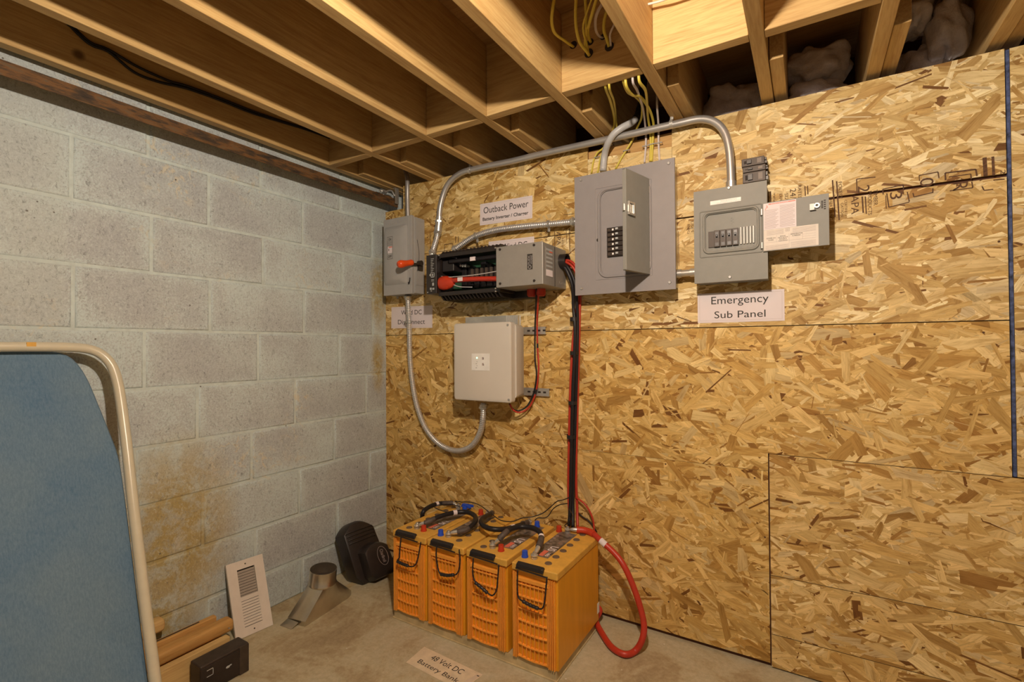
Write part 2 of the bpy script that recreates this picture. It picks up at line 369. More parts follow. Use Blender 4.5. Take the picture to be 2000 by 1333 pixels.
# concrete floor
m, nt, b = NT('concrete_floor', 0.7, 0, spec=0.3); v = coord(nt, 'World')
n1 = noise(nt, v, 2.6, 7, 0.68, 0.9); n2 = noise(nt, v, 55, 5, 0.8)
c = ramp(nt, n1, [(0.34, (0.24, 0.165, 0.08)), (0.44, (0.36, 0.275, 0.15)), (0.50, (0.45, 0.385, 0.24)), (0.60, (0.50, 0.46, 0.32)), (0.72, (0.56, 0.53, 0.40))])
c = mix(nt, 0.35, c, ramp(nt, n2, [(0.35, (0.28, 0.22, 0.13)), (0.65, (0.58, 0.50, 0.34))]))
sp = N(nt, 'ShaderNodeTexVoronoi'); sp.inputs['Scale'].default_value = 14; nt.links.new(v, sp.inputs['Vector'])
c = mix(nt, ramp(nt, sp.outputs[0], [(0.035, (1, 1, 1)), (0.06, (0, 0, 0))]), c, (0.62, 0.58, 0.48))
nt.links.new(c, b.inputs['Base Color']); bump(nt, b, n2, 0.2, 0.002); M['floor'] = m
# blue denim-like cover
m, nt, b = NT('blue_cotton', 0.9, 0, spec=0.1); v = coord(nt, 'World', (1, 1, 1))
n1 = noise(nt, coord(nt, 'World', (60, 60, 3)), 4, 3, 0.7); n2 = noise(nt, v, 4, 3)
c = ramp(nt, n1, [(0.3, (0.085, 0.150, 0.225)), (0.7, (0.165, 0.245, 0.325))]); c = mix(nt, 0.35, c, ramp(nt, n2, [(0.35, (0.07, 0.15, 0.27)), (0.65, (0.16, 0.23, 0.29))]))
nt.links.new(c, b.inputs['Base Color']); bump(nt, b, noise(nt, v, 300, 2), 0.3, 0.001); M['blue'] = m
# insulation
m, nt, b = NT('fibre_insulation', 1.0, 0, spec=0.0); v = coord(nt, 'World'); n1 = noise(nt, v, 30, 5, 0.7)
nt.links.new(ramp(nt, n1, [(0.3, (0.70, 0.64, 0.66)), (0.7, (0.92, 0.87, 0.88))]), b.inputs['Base Color']); bump(nt, b, n1, 0.8, 0.006); M['insul'] = m
# battery top label
m, nt, b = NT('battery_label', 0.35, 0, spec=0.5); v = coord(nt, 'World'); n1 = noise(nt, v, 45, 3, 0.6)
nt.links.new(ramp(nt, n1, [(0.35, (0.05, 0.035, 0.03)), (0.5, (0.14, 0.11, 0.09)), (0.62, (0.22, 0.17, 0.14)), (0.72, (0.30, 0.12, 0.08))]), b.inputs['Base Color']); M['batlabel'] = m

# ================================================================== SETTING
def struct(mb, name, mat, parent=None, **k):
    o = mb.build(name, mat, parent, **k)
    if parent is None: o['kind'] = 'structure'
    return o
struct(MB().box((-0.3, -4.2, -0.08), (3.9, 0.5, 0.0)), 'floor', M['floor'])

# ---- block wall (left): recessed mortar bed + one object per block
COURSE = 0.2032; Z0 = 1.1699
wall_left = struct(MB().box((-0.2, -4.2, 0.0), (-0.004, 0.6, 2.24)), 'wall_left', M['mortar'])
def block_mesh(name, L, H):
    """block front 3 mm proud of the joints; UV of the front runs 0..1"""
    e = 0.006; d = 0.0
    mb = MB()
    outer = [(-0.004, -L/2, 0), (-0.004, L/2, 0), (-0.004, L/2, H), (-0.004, -L/2, H)]
    mid = [(-0.0012, -L/2+0.0015, 0.0015), (-0.0012, L/2-0.0015, 0.0015), (-0.0012, L/2-0.0015, H-0.0015), (-0.0012, -L/2+0.0015, H-0.0015)]
    inn = [(d, -L/2+e, e), (d, L/2-e, e), (d, L/2-e, H-e), (d, -L/2+e, H-e)]
    mb.rings([outer, mid, inn], cap=False); mb.poly(inn)
    me = bpy.data.meshes.new(name); me.from_pydata([tuple(p) for p in mb.v], [], mb.f); me.materials.append(M['block'])
    uvl = me.uv_layers.new(name='UVMap')
    for lp in me.loops:
        c = me.vertices[lp.vertex_index].co; uvl.data[lp.index].uv = ((c.y+L/2)/L, c.z/H)
    me.polygons.foreach_set('use_smooth', [True]*len(me.polygons))
    return me
BL = 0.4064; J = 0.010
full = block_mesh('block', BL-J, COURSE-J); cache = {}
offs = {0: -0.3094, 1: -0.0942, 2: -0.2892, -1: -0.1384, -2: -0.3365, -3: -0.1183, -4: -0.322, -5: -0.105, -6: -0.32, 3: -0.10, 4: -0.30, 5: -0.10, 6: -0.3}
# offs[k]: a vertical joint of the course whose top edge lies at Z0 + k*COURSE
for k in range(-5, 6):
    off = offs.get(k, -0.1)
    ztop = Z0+k*COURSE-J/2; zb = ztop-(COURSE-J); h = COURSE-J
    if k == -5: zb = 0.0; h = ztop
    if ztop > 2.23: h = 2.23-zb
    y1 = off+2*BL
    while y1 > 0.55: y1 -= BL
    y1 += BL
    while y1 > -3.2:
        a = y1-BL+J/2; bb = y1-J/2; y1 -= BL
        if a > 0.3: continue
        if k == -5 or ztop > 2.23:
            key = round(h, 3)
            if key not in cache: cache[key] = block_mesh('block', BL-J, h)
            me = cache[key]
        else: me = full
        o = bpy.data.objects.new('block', me); col.objects.link(o); o.parent = wall_left
        o.location = (random.uniform(-0.0012, 0.0008), (a+bb)/2, zb); o.rotation_euler = (random.uniform(-.002, .002), 0, random.uniform(-.0015, .0015))

# ---- strand board wall (back)
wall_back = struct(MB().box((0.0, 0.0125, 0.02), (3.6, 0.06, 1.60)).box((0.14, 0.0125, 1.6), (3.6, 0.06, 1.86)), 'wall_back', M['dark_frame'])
MB().box((0.14, 0.012, 1.862), (3.6, 0.10, 1.926)).build('top_plate', M['plate_wood'], wall_back, bevel=0.001)
MB().box((0.0, 0.012, 0.0), (3.6, 0.05, 0.045)).build('sill_plate', M['dark_frame'], wall_back)
PAL = [((0.87, 0.73, 0.45), 13), ((0.78, 0.61, 0.325), 24), ((0.70, 0.52, 0.245), 26), ((0.61, 0.43, 0.18), 19), ((0.50, 0.325, 0.12), 13), ((0.36, 0.205, 0.068), 9), ((0.20, 0.095, 0.03), 4), ((0.66, 0.54, 0.34), 6)]
PW = [p[1] for p in PAL]
def clip(poly, planes):
    for (nx, nz, d) in planes:                # keep nx*x + nz*z <= d
        out = []
        for i in range(len(poly)):
            p = poly[i]; q = poly[(i+1) % len(poly)]
            a = nx*p[0]+nz*p[1]-d; bq = nx*q[0]+nz*q[1]-d
            if a <= 0: out.append(p)
            if (a < 0 < bq) or (bq < 0 < a):
                t = a/(a-bq); out.append((p[0]+(q[0]-p[0])*t, p[1]+(q[1]-p[1])*t))
        poly = out
        if len(poly) < 3: return []
    return poly
def osb(corners, seed, tone=(1.0, 1.0, 1.0), size=1.0, mean=0.0, y0=0.0, dens=1.0, extra=None, name='strand_board_panel', sig=24, soft=None):
    """corners: convex CCW outline in (x, z); strands are thin chips laid over one another on the face"""
    rnd = random.Random(seed)
    planes = []
    for i in range(len(corners)):
        (xa, za), (xb, zb) = corners[i], corners[(i+1) % len(corners)]
        nx, nz = (zb-za), -(xb-xa); l = math.hypot(nx, nz); planes.append((nx/l, nz/l, (nx*xa+nz*za)/l))
    xs = [c[0] for c in corners]; zs = [c[1] for c in corners]
    x0, x1, z0, z1 = min(xs), max(xs), min(zs), max(zs)
    vs, fs, cs, uvs = [], [], [], []
    def addpoly(pts, y, colr, uv):
        b = len(vs); vs.extend((p[0], y, p[1]) for p in pts); fs.append(tuple(range(b, b+len(pts)))); cs.append(colr); uvs.extend(uv)
    n = len(corners)
    base = (0.50*tone[0], 0.34*tone[1], 0.14*tone[2])
    addpoly(corners, y0, base, [(c[0], c[1]) for c in corners])
    # board body edges and back
    b = len(vs)
    vs.extend((c[0], y0, c[1]) for c in corners); vs.extend((c[0], y0+0.0115, c[1]) for c in corners)
    for i in range(n):
        j = (i+1) % n; fs.append((b+i, b+n+i, b+n+j, b+j)); cs.append((0.40, 0.25, 0.10))
    fs.append(tuple(b+n+i for i in range(n))); cs.append(base)
    # uv list must follow loops: fill for those faces
    for i in range(n): uvs.extend([(0, 0)]*4)
    uvs.extend([(0, 0)]*n)
    area = (x1-x0)*(z1-z0); cnt = int(area*8000*dens/(size*size))
    layers = 5
    for i in range(cnt):
        lay = i*layers//cnt
        y = y0 - 0.00006 - 0.00075*i/cnt
        cx, cz = rnd.uniform(x0-0.03, x1+0.03), rnd.uniform(z0-0.03, z1+0.03)
        big = rnd.random()
        L = size*min(0.17, rnd.lognormvariate(-2.75, 0.45)); Wd = size*(0.005+0.027*rnd.random()**1.4)
        if big > 0.92: L = size*rnd.uniform(0.07, 0.14); Wd = size*rnd.uniform(0.022, 0.042)
        if lay >= layers-1 and big < 0.45: L *= 0.55; Wd *= 0.36
        th = mean+math.radians(rnd.gauss(0, sig)) if rnd.random() < 0.86 else rnd.uniform(0, PI)
        c, s = math.cos(th), math.sin(th)
        e1, e2 = rnd.uniform(-0.6, 0.6)*Wd, rnd.uniform(-0.6, 0.6)*Wd
        loc = [(-L/2+e1, -Wd/2), (L/2+e2, -Wd/2*rnd.uniform(0.7, 1)), (L/2-e2*0.5, Wd/2*rnd.uniform(0.6, 1)), (-L/2-e1, Wd/2)]
        if rnd.random() < 0.4: loc.insert(2, (L/2+Wd*0.25, rnd.uniform(-.2, .2)*Wd))
        if rnd.random() < 0.3: loc.insert(1, (rnd.uniform(-.2, .2)*L, -Wd/2*rnd.uniform(0.9, 1.25)))
        pts = [(cx+a*c-bb*s, cz+a*s+bb*c) for a, bb in loc]
        inside = all(nx*cx+nz*cz <= d-0.1*size for nx, nz, d in planes)
        if not inside:
            pl = planes if not (soft and min(p[1] for p in pts) > soft[1]) else [q for i_, q in enumerate(planes) if i_ != soft[0]]
            pts = clip(pts, pl)
            if len(pts) < 3: continue
        ou, ov = rnd.random()*50, rnd.random()*50
        colr = rnd.choices(PAL, PW)[0][0]; k = rnd.uniform(0.86, 1.10)
        if colr[0] < 0.4:
            if Wd > 0.012*size and rnd.random() < 0.7: colr = (0.47, 0.30, 0.11)
        colr = tuple(min(0.9, q*k*tn) for q, tn in zip(colr, tone))
        addpoly(pts, y, colr, [(ou+(p[0]-cx)*c+(p[1]-cz)*s, ov-(p[0]-cx)*s+(p[1]-cz)*c) for p in pts])
    me = bpy.data.meshes.new(name); me.from_pydata(vs, [], fs); me.materials.append(M['osb'])
    ca = me.color_attributes.new('strand', 'FLOAT_COLOR', 'CORNER'); arr = []
    for poly, cc in zip(me.polygons, cs): arr.extend(list(cc)+[1.0] if poly.loop_total == 0 else (list(cc)+[1.0])*poly.loop_total)
    ca.data.foreach_set('color', arr)
    ul = me.uv_layers.new(name='UVMap'); ul.data.foreach_set('uv', [q for p in uvs for q in p])
    o = bpy.data.objects.new(name, me); col.objects.link(o); attach(o, wall_back); return o
WARM = (0.94, 0.84, 0.60); MID = (0.99, 0.92, 0.76); TOP = (1.0, 1.0, 0.96)
osb([(0.0, 1.590), (0.132, 1.590), (0.132, 1.846), (0.0, 1.846)], 11, WARM)
osb([(0.132, 1.590), (1.183, 1.590), (1.183, 1.948), (0.132, 1.966)], 1, (0.97, 0.92, 0.76), mean=0.15, sig=26)
osb([(1.184, 1.590), (1.526, 1.590), (1.526, 1.866), (1.184, 1.888)], 2, TOP)
osb([(1.527, 1.590), (2.442, 1.586), (2.442, 1.939), (1.527, 1.942)], 3, TOP, mean=0.06, sig=20)
osb([(0.0, 1.1735), (2.442, 1.1735), (2.442, 1.576), (1.50, 1.585), (0.0, 1.5885)], 4, (0.99, 0.97, 0.90), y0=-0.0002, sig=22)
osb([(0.0, 0.6722), (1.8385, 0.6722), (1.8385, 1.1705), (0.0, 1.1705)], 5, WARM, mean=-0.12, sig=36, soft=(1, 0.735))
osb([(1.8388, 0.733), (2.442, 0.733), (2.442, 1.1705), (1.8388, 1.1705)], 6, (0.965, 0.88, 0.68), mean=-0.12, sig=35, y0=0.0003, soft=(3, 0.735))
osb([(0.0, 0.018), (1.838, 0.016), (1.838, 0.6710), (0.0, 0.6710)], 7, WARM, mean=-0.3, y0=0.0004, sig=34)
osb([(1.8425, 0.318), (3.3, 0.336), (3.3, 0.727), (2.46, 0.7312), (1.8425, 0.7312)], 8, MID, y0=-0.0012, sig=22)
osb([(1.8425, 0.118), (3.3, 0.121), (3.3, 0.334), (1.8425, 0.3155)], 9, MID, y0=-0.0012, sig=26)
osb([(1.8425, 0.006), (3.3, 0.006), (3.3, 0.119), (1.8425, 0.1155)], 10, MID, y0=-0.0012, sig=30)
osb([(2.4525, 0.735), (3.3, 0.735), (3.3, 1.936), (2.4525, 1.936)], 12, TOP, y0=-0.001, size=0.8)
MB().box((2.4445, -0.0012, 0.735), (2.4515, 0.0112, 1.934)).build('blue_edge', M['blueedge'], wall_back)
# nail heads in the boards
for (a, bq) in ((1708, 653), (1921, 650), (1494, 1050), (1507, 903), (1474, 934), (1703, 921), (1950, 946), (1306, 1176), (1150, 640), (1300, 907), (1951, 472)):
    p = on(a, bq, 1, -0.001)
    MB().cyl(p, p+V((0, -0.0006, 0)), 0.0032, n=8).build('nail_head', M['brownink'], wall_back)

# ---- mill stamps printed on the boards (flat ink, reading downwards)
def stamp(s, px, py, w, h, rot=-90, off=0.0014):
    p = on(px, py, 1, -off); a = math.radians(rot)
    text(s, (p, (math.cos(a), 0, math.sin(a)), (-math.sin(a), 0, math.cos(a))), w, h, M['brownink'], wall_back, name='mill_stamp', ext=0.0)
def bar(px, py, px2, py2, t):
    a = on(px, py, 1, -0.0014); b_ = on(px2, py2, 1, -0.0014); d = (b_-a).normalized(); n_ = V((-d.z, 0, d.x))*t/2
    return [a-n_, b_-n_, b_+n_, a+n_]
bars = MB()
for q in ((1626, 352, 1631, 424, .004), (1634, 354, 1639, 430, .004), (1673, 350, 1674, 377, .003), (1673, 350, 1710, 346, .003), (1684, 384, 1686, 416, .004), (1690, 384, 1692, 418, .003),
          (1724, 370, 1764, 361, .003), (1724, 370, 1725, 380, .003), (1764, 361, 1765, 372, .003), (1732, 378, 1736, 405, .003), (1736, 405, 1776, 395, .003), (1772, 375, 1776, 394, .003), (1730, 382, 1731, 408, .002),
          (1795, 343, 1832, 336, .003), (1795, 343, 1796, 354, .002), (1832, 336, 1834, 348, .003), (1783, 377, 1785, 385, .003), (1785, 385, 1822, 376, .003), (1822, 368, 1822, 377, .003),
          (1846, 338, 1906, 331, .004), (1846, 338, 1847, 352, .004), (1906, 331, 1908, 344, .004), (1853, 346, 1896, 340, .003), (1896, 340, 1897, 350, .003), (1855, 373, 1900, 367, .003), (1898, 355, 1900, 367, .003),
          (1923, 308, 1925, 344, .009), (1939, 306, 1941, 343, .006), (1918, 364, 1922, 372, .003), (1922, 372, 1940, 370, .003), (1940, 352, 1962, 350, .003),
          (1500, 375, 1501, 400, .003), (1505, 374, 1506, 398, .003), (1572, 364, 1573, 383, .003), (1577, 363, 1578, 380, .003),
          (840, 452, 841, 500, .003), (851, 440, 852, 500, .003), (868, 478, 884, 476, .003), (868, 478, 868, 492, .003), (884, 476, 885, 490, .003), (890, 462, 890, 475, .004), (895, 462, 895, 474, .004),
          (1083, 452, 1084, 488, .003), (1112, 446, 1113, 492, .003), (1106, 448, 1107, 476, .002), (1325, 452, 1326, 520, .002), (1101, 420, 1122, 418, .002)):
    bars.poly(bar(*q))
bars.build('stamp_lines', M['brownink'], wall_back)
for a in (("24/16", 1549, 386, .06, .018), ("RATED", 1562, 376, .05, .010), ("SIZED", 1536, 392, .05, .010), ("EXPOSURE", 1525, 396, .06, .008), ("FOREST", 1641, 372, .055, .010), ("TION", 1512, 388, .04, .006),
          ("2", 1687, 369, .022, .030), ("APA", 1670, 400, .06, .020), ("CERTIFIED", 1652, 406, .05, .007), ("CATION", 1645, 410, .045, .007), ("PRODUCTS", 1699, 397, .075, .010), ("TIMBER", 1710, 386, .05, .010),
          ("3", 1750, 382, .022, .030), ("0", 1810, 356, .026, .032), ("R", 1876, 364, .024, .032), ("SHEATHING", 1623, 408, .075, .009), ("2", 1959, 336, .012, .010),
          ("TE", 1056, 455, .03, .012), ("9/16", 1067, 462, .045, .012), ("APA", 1091, 466, .06, .020), ("RATED", 1099, 474, .04, .008), ("ING", 1345, 448, .035, .009), ("USES", 1352, 443, .04, .010), ("FLOOR", 1080, 480, .05, .007), ("III", 1110, 500, .02, .008)):
    stamp(*a)

# ---- ceiling: deck, joists, blocking, short blocks on the plate
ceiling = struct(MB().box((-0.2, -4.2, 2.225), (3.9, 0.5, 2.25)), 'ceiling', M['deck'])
ZB = 1.957; ZT = 2.225
JX = [0.030+0.3*0+0.0]+[0.314, 0.625, 0.921, 1.226, 1.531, 1.831, 2.127, 2.408, 2.71, 3.01, 3.3]
JX = [0.030, 0.316, 0.627, 0.920, 1.226, 1.531, 1.831, 2.127, 2.408, 2.71, 3.01, 3.31]
jm = bpy.data.meshes.new('joist')
def lumber(a, b_, name, mat, parent=ceiling, tw=0.0, bev=0.0025):
    o = MB().box(a, b_).build(name, mat, parent, bevel=bev, seg=2); return o
for i, x in enumerate(JX):
    lumber((x, -4.1, ZB+random.uniform(-.001, .001)), (x+0.038, 0.40, ZT), 'joist', M['joist'])
    if i < len(JX)-1:
        lumber((x+0.0385, -0.42, ZB+random.uniform(-.001, .002)), (JX[i+1]-0.0005, -0.382, ZT), 'blocking', M['block_wood'])
    if i > 0 or True:
        zz = ZB+0.004+(0.006 if i in (2, 5) else 0)
        lumber((x+0.0395, -0.25, zz), (x+0.0775, 0.30, ZT), 'scab_board', M['joist'])
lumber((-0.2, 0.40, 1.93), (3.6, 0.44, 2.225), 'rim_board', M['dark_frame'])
# holes of the wires in the blocking between the fourth and the fifth joist
for (a, bq, r) in ((1120, 88, .013), (1150, 104, .015), (1153, 82, .011), (1178, 72, .010), (1190, 91, .015)):
    p = on(a, bq, 1, -0.4206)
    MB().cyl(p, p+V((0, -0.0008, 0)), r, n=14).build('wire_hole', M['slotdark'], ceiling)

# insulation batts stuffed behind the joists
def batt(c, r, seed, label):
    rnd = random.Random(seed); mb = MB(); R = []; n, m_ = 40, 26
    ph = [rnd.uniform(0, 6) for _ in range(8)]
    for j in range(1, m_):
        th = PI*j/m_; ring_ = []
        for k in range(n):
            a = 2*PI*k/n
            d = 1+0.11*math.sin(3*a+ph[0]+2*th)+0.09*math.sin(5*th+ph[1])*math.cos(2*a+ph[2])+0.07*math.sin(7*a+ph[3]-3*th)+0.05*abs(math.sin(4*th+3*a+ph[4]))-0.10*max(0, math.sin(2.5*a-5*th+ph[5]))**6
            s_ = math.sin(th)**0.6
            ring_.append(V(c)+V((r[0]*d*s_*math.cos(a), r[1]*d*s_*math.sin(a), r[2]*d*math.cos(th))))
        R.append(ring_)
    mb.rings(R); o = mb.build('insulation_batt', M['insul'], None, smooth='all', base=c)
    tag(o, label, 'insulation', 'insulation stuffed in the joist bays')
batt((1.715, 0.22, 2.045), (0.105, 0.09, 0.085), 1, 'dim insulation lump just right of the grey elbow conduit')
batt((1.985, 0.20, 2.0), (0.10, 0.085, 0.06), 2, 'cream insulation tuft low in the joist bay above the spare breakers')
batt((2.00, 0.20, 2.115), (0.105, 0.085, 0.062), 3, 'upper folded insulation batt in the bay left of the short notched joist board')
batt((2.28, 0.20, 2.01), (0.075, 0.08, 0.07), 5, 'low insulation tuft at left of the rightmost joist bay')
batt((2.345, 0.14, 2.10), (0.055, 0.08, 0.09), 6, 'tall pale insulation batt at right end of the ceiling')
batt((2.26, 0.13, 2.165), (0.055, 0.08, 0.05), 7, 'upper insulation lump hanging beside the short notched joist board')

# ================================================================== RUSTY RAIL on the block wall
t = thing('steel_rail', 'long rusty steel rail running along top of block wall', 'rail', (0.07, -1.5, 1.857))
MB().box((0.088, -4.0, 1.857), (0.092, 0.0, 1.900)).build('web', M['rust'], t)
MB().box((0.056, -4.0, 1.8962), (0.0878, 0.0, 1.900)).build('upper_flange', M['rust'], t)
for y in (-0.06, -1.9, -3.6):
    MB().box((0.0006, y-0.012, 1.90), (0.090, y+0.012, 1.904)).box((0.0006, y-0.012, 1.904), (0.004, y+0.012, 1.94)).build('bracket', M['rust'], t)
t2 = thing('pipe_hanger', 'old bolted steel hanger bracket in the corner above the rusty rail', 'bracket', (0.07, -0.05, 1.905))
p = smooth_path([(0.03, -0.06, 1.908), (0.055, -0.05, 1.935), (0.085, -0.04, 1.938), (0.098, -0.03, 1.91)], .006)
MB().tube(p, 0.005).build('bent_rod', M['galv'], t2, smooth='all')
MB().cyl((0.045, -0.075, 1.935), (0.045, -0.045, 1.935), 0.013, n=6).cyl((0.045, -0.085, 1.935), (0.045, -0.04, 1.935), 0.006, n=10).build('bolt', M['galv'], t2)
MB().box((0.10, -0.03, 1.87), (0.104, -0.006, 1.955)).box((0.085, -0.03, 1.951), (0.10, -0.006, 1.955)).build('strap', M['galv'], t2)

# ================================================================== PAPER SIGNS
def sign(name, label, x0, x1, z0, z1, lines, y=-0.0018, tilt=0.0, cat='sign', curl=0):
    t = thing(name, label, cat, ((x0+x1)/2, y, z0))
    c = V(((x0+x1)/2, y, (z0+z1)/2)); a = tilt; r = V((math.cos(a), 0, math.sin(a))); u = V((-math.sin(a), 0, math.cos(a)))
    w, h = (x1-x0)/2, (z1-z0)/2
    mb = MB(); n_ = V((0, -0.0004, 0))
    q = [c-r*w-u*h, c+r*w-u*h, c+r*w+u*h, c-r*w+u*h]
    mb.hexa(q, [p+n_ for p in q]); mb.build('sheet', M['paper'], t)
    # thin printed frame line
    fr = MB(); e = 0.007; c2 = c+n_*1.6
    A = [c2-r*(w-e)-u*(h-e), c2+r*(w-e)-u*(h-e), c2+r*(w-e)+u*(h-e), c2-r*(w-e)+u*(h-e)]; s_ = 0.0005
    B = [c2-r*(w-e-s_)-u*(h-e-s_), c2+r*(w-e-s_)-u*(h-e-s_), c2+r*(w-e-s_)+u*(h-e-s_), c2-r*(w-e-s_)+u*(h-e-s_)]
    for k in range(4): fr.poly([A[k], A[(k+1) % 4], B[(k+1) % 4], B[k]])
    fr.build('printed_border', M['greyink'], t)
    for (s, dx, dz, ww, hh, bold) in lines:
        text(s, (c+r*dx+u*dz+n_*1.4, r, u), ww, hh, M['ink'], t, bold=bold)
    return t
sign('paper_sign', 'white paper sign naming the battery inverter and charger, highest of the paper signs', 0.632, 0.918, 1.683, 1.785, [('Outback Power', 0, 0.018, 0.245, 0.030, False), ('Battery Inverter / Charger', -0.002, -0.026, 0.250, 0.021, True)], tilt=-0.02)
sign('paper_sign', 'white paper sign reading Wind DC half hidden behind the inverter box', 0.680, 0.925, 1.495, 1.600, [('Wind DC', 0.02, 0.022, 0.135, 0.026, False), ('Controller', 0.06, -0.010, 0.18, 0.026, False)], tilt=-0.02)
sign('paper_sign', 'white paper sign reading Wind DC Disconnect behind a flexible conduit', 0.043, 0.332, 1.207, 1.321, [('Wind DC', 0.0, 0.026, 0.145, 0.024, False), ('Disconnect', 0.0, -0.024, 0.19, 0.024, False)], tilt=-0.015)
sign('paper_sign', 'white paper sign reading Emergency Sub Panel under the right panel', 1.614, 1.894, 1.189, 1.297, [('Emergency', 0.0, 0.022, 0.185, 0.036, False), ('Sub Panel', 0.0, -0.026, 0.165, 0.025, False)], tilt=0.0)
# floor sign
t = thing('paper_sign', 'stained paper sign on the floor reading 48 Volt DC Battery Bank', 'sign', (0.87, -0.58, 0.0))
q = [V((0.747, -0.627, 0.0)), V((0.998, -0.640, 0.0)), V((1.015, -0.540, 0.0)), V((0.742, -0.527, 0.0))]
mb = MB(); mb.hexa([p+V((0, 0, 0.0003)) for p in q], [p+V((0, 0, 0.0012)) for p in q]); mb.build('sheet', M['paper_old'], t)
r_ = V((1, -0.06, 0)).normalized(); u_ = V((0.06, 1, 0)).normalized()
text('48 Volt DC', ((0.878, -0.562, 0.0014), r_, u_), 0.145, 0.025, M['ink'], t)
text('Battery Bank', ((0.872, -0.606, 0.0014), r_, u_), 0.185, 0.026, M['ink'], t)
MB().poly([(0.972, -0.638, 0.0015), (0.996, -0.638, 0.0015), (1.012, -0.545, 0.0015), (0.995, -0.552, 0.0015), (0.985, -0.59, 0.0015)]).build('torn_patch', M['tape'], t)
MB().box((1.000, -0.556, 0.0013), (1.009, -0.552, 0.0016)).build('hole', M['slotdark'], t)

# ================================================================== DISCONNECT SWITCH
t = thing('disconnect_switch', 'grey safety switch box with orange lever at left of the board wall', 'switch box', (0.184, -0.05, 1.374))
X0, X1, YF, ZA, ZC = 0.085, 0.284, -0.098, 1.374, 1.768
MB().box((X0+0.004, -0.078, ZA+0.004), (X1-0.001, -0.0022, ZC-0.004)).build('body', M['switch_grey'], t, bevel=0.003)
cv = MB().box((X0, YF, ZA), (X1-0.02, -0.0785, ZC)).box((X1-0.02, YF+0.0, ZA), (X1-0.002, -0.0785, ZC))
cv.build('cover', M['switch_grey'], t, bevel=0.002)
rp = rrect((X0+X1)/2-0.010, 1.576, 0.160, 0.300, 0.012); ri = rrect((X0+X1)/2-0.020, 1.576, 0.112, 0.262, 0.012)
emb = MB(); emb.rings([[(a, YF-0.0003, c_) for a, c_ in rp], [(a, YF-0.016, c_) for a, c_ in ri]], cap=False); emb.face(range(len(rp), 2*len(rp))); emb.v and None
emb.build('raised_panel', M['switch_grey'], t, smooth=True, angle=60)
em = MB()
for k in range(9): em.box((0.112+k*0.0125, YF-0.0016, 1.7395), (0.1165+k*0.0125, YF-0.0001, 1.7565))
em.build('embossed_marks', M['switch_grey'], t, bevel=0.0005)
lb = MB().box((0.121, YF-0.0168, 1.548), (0.158, YF-0.0161, 1.662)); lbo = lb.build('warning_label', M['switch_grey'], t)
f_ = MB()
for a, c_ in (((0.121, 1.548), (0.158, 1.5495)), ((0.121, 1.6605), (0.158, 1.662)), ((0.121, 1.548), (0.122, 1.662)), ((0.157, 1.548), (0.158, 1.662))): f_.box((a[0], YF-0.0172, a[1]), (c_[0], YF-0.0168, c_[1]))
for k in range(5): f_.box((0.124, YF-0.0171, 1.617+k*0.005), (0.155, YF-0.0169, 1.618+k*0.005))
f_.build('print_lines', M['ink'], lbo)
MB().box((0.124, YF-0.0171, 1.578), (0.156, YF-0.0168, 1.612)).build('white_patch', M['paper'], lbo)
MB().box((0.132, YF-0.0173, 1.606), (0.156, YF-0.0171, 1.611)).build('red_strip', M['pink'], lbo)
MB().box((0.130, YF-0.0174, 1.590), (0.134, YF-0.0171, 1.601)).build('figure', M['ink'], lbo)
text('ON', ((0.1395, YF-0.0171, 1.648), RX, UZ), 0.021, 0.013, M['ink'], lbo, bold=True)
text('OFF', ((0.1395, YF-0.0171, 1.561), RX, UZ), 0.025, 0.013, M['ink'], lbo, bold=True)
LD = V((0.009, 0, 0.009))
for q in [lbo]+list(lbo.children): q.data.transform(Matrix.Translation(LD))
# side plate on the right of the box with arched crease and lever mechanism
MB().box((X1-0.001, -0.070, 1.42), (X1+0.0012, -0.006, 1.742)).build('side_plate', M['switch_grey'], t, bevel=0.0015)
arc = [V((X1+0.0015, -0.062+0.014*math.sin(PI*k/14), 1.49+0.16*k/14)) for k in range(15)]
MB().tube(arc, 0.0012, n=6).build('side_crease', M['slotdark'], t)
MB().cyl((X1, -0.052, 1.53), (X1+0.022, -0.052, 1.53), 0.014, n=16).box((X1, -0.06, 1.495), (X1+0.012, -0.03, 1.52)).build('lever_pivot', M['blackm'], t)
lv = smooth_path([(X1+0.016, -0.052, 1.525), (X1+0.012, -0.10, 1.52), (X1+0.004, -0.14, 1.518)], .01)
hd = MB().tube(lv, 0.006).build('lever', M['blackm'], t, smooth='all')
g0, g1 = V((X1+0.012, -0.105, 1.527)), V((X1-0.012, -0.182, 1.508))
gp = [g0+(g1-g0)*(k/10) for k in range(11)]
MB().tube(gp, 0.0165, n=14, rf=lambda i: [0.75, 0.92, 0.9, 0.88, 0.9, 0.95, 1.05, 1.15, 1.2, 1.12, 0.8][i]).build('grip', M['orangegrip'], hd, smooth='all')
hs = smooth_path([(0.270, YF-0.002, 1.452), (0.283, YF-0.014, 1.447), (0.280, YF-0.014, 1.432), (0.266, YF-0.006, 1.424), (0.262, YF-0.002, 1.432)], .003)
MB().tube(hs, 0.003, n=6).build('hasp', M['blackm'], t, smooth='all')
MB().box((X0-0.001, -0.004, ZA-0.006), (X0+0.012, -0.0021, ZC-0.04)).build('back_flange', M['switch_grey'], t)

# ================================================================== INVERTER
t = thing('inverter', 'black finned inverter with its cover off, red and black leads showing', 'inverter', (0.67, -0.1, 1.34))
IX0, IX1, IYF = 0.468, 0.8625, -0.20
MB().box((IX0+0.004, -0.060, 1.352), (IX1, -0.0022, 1.532)).build('chassis', M['blackm'], t, bevel=0.002)
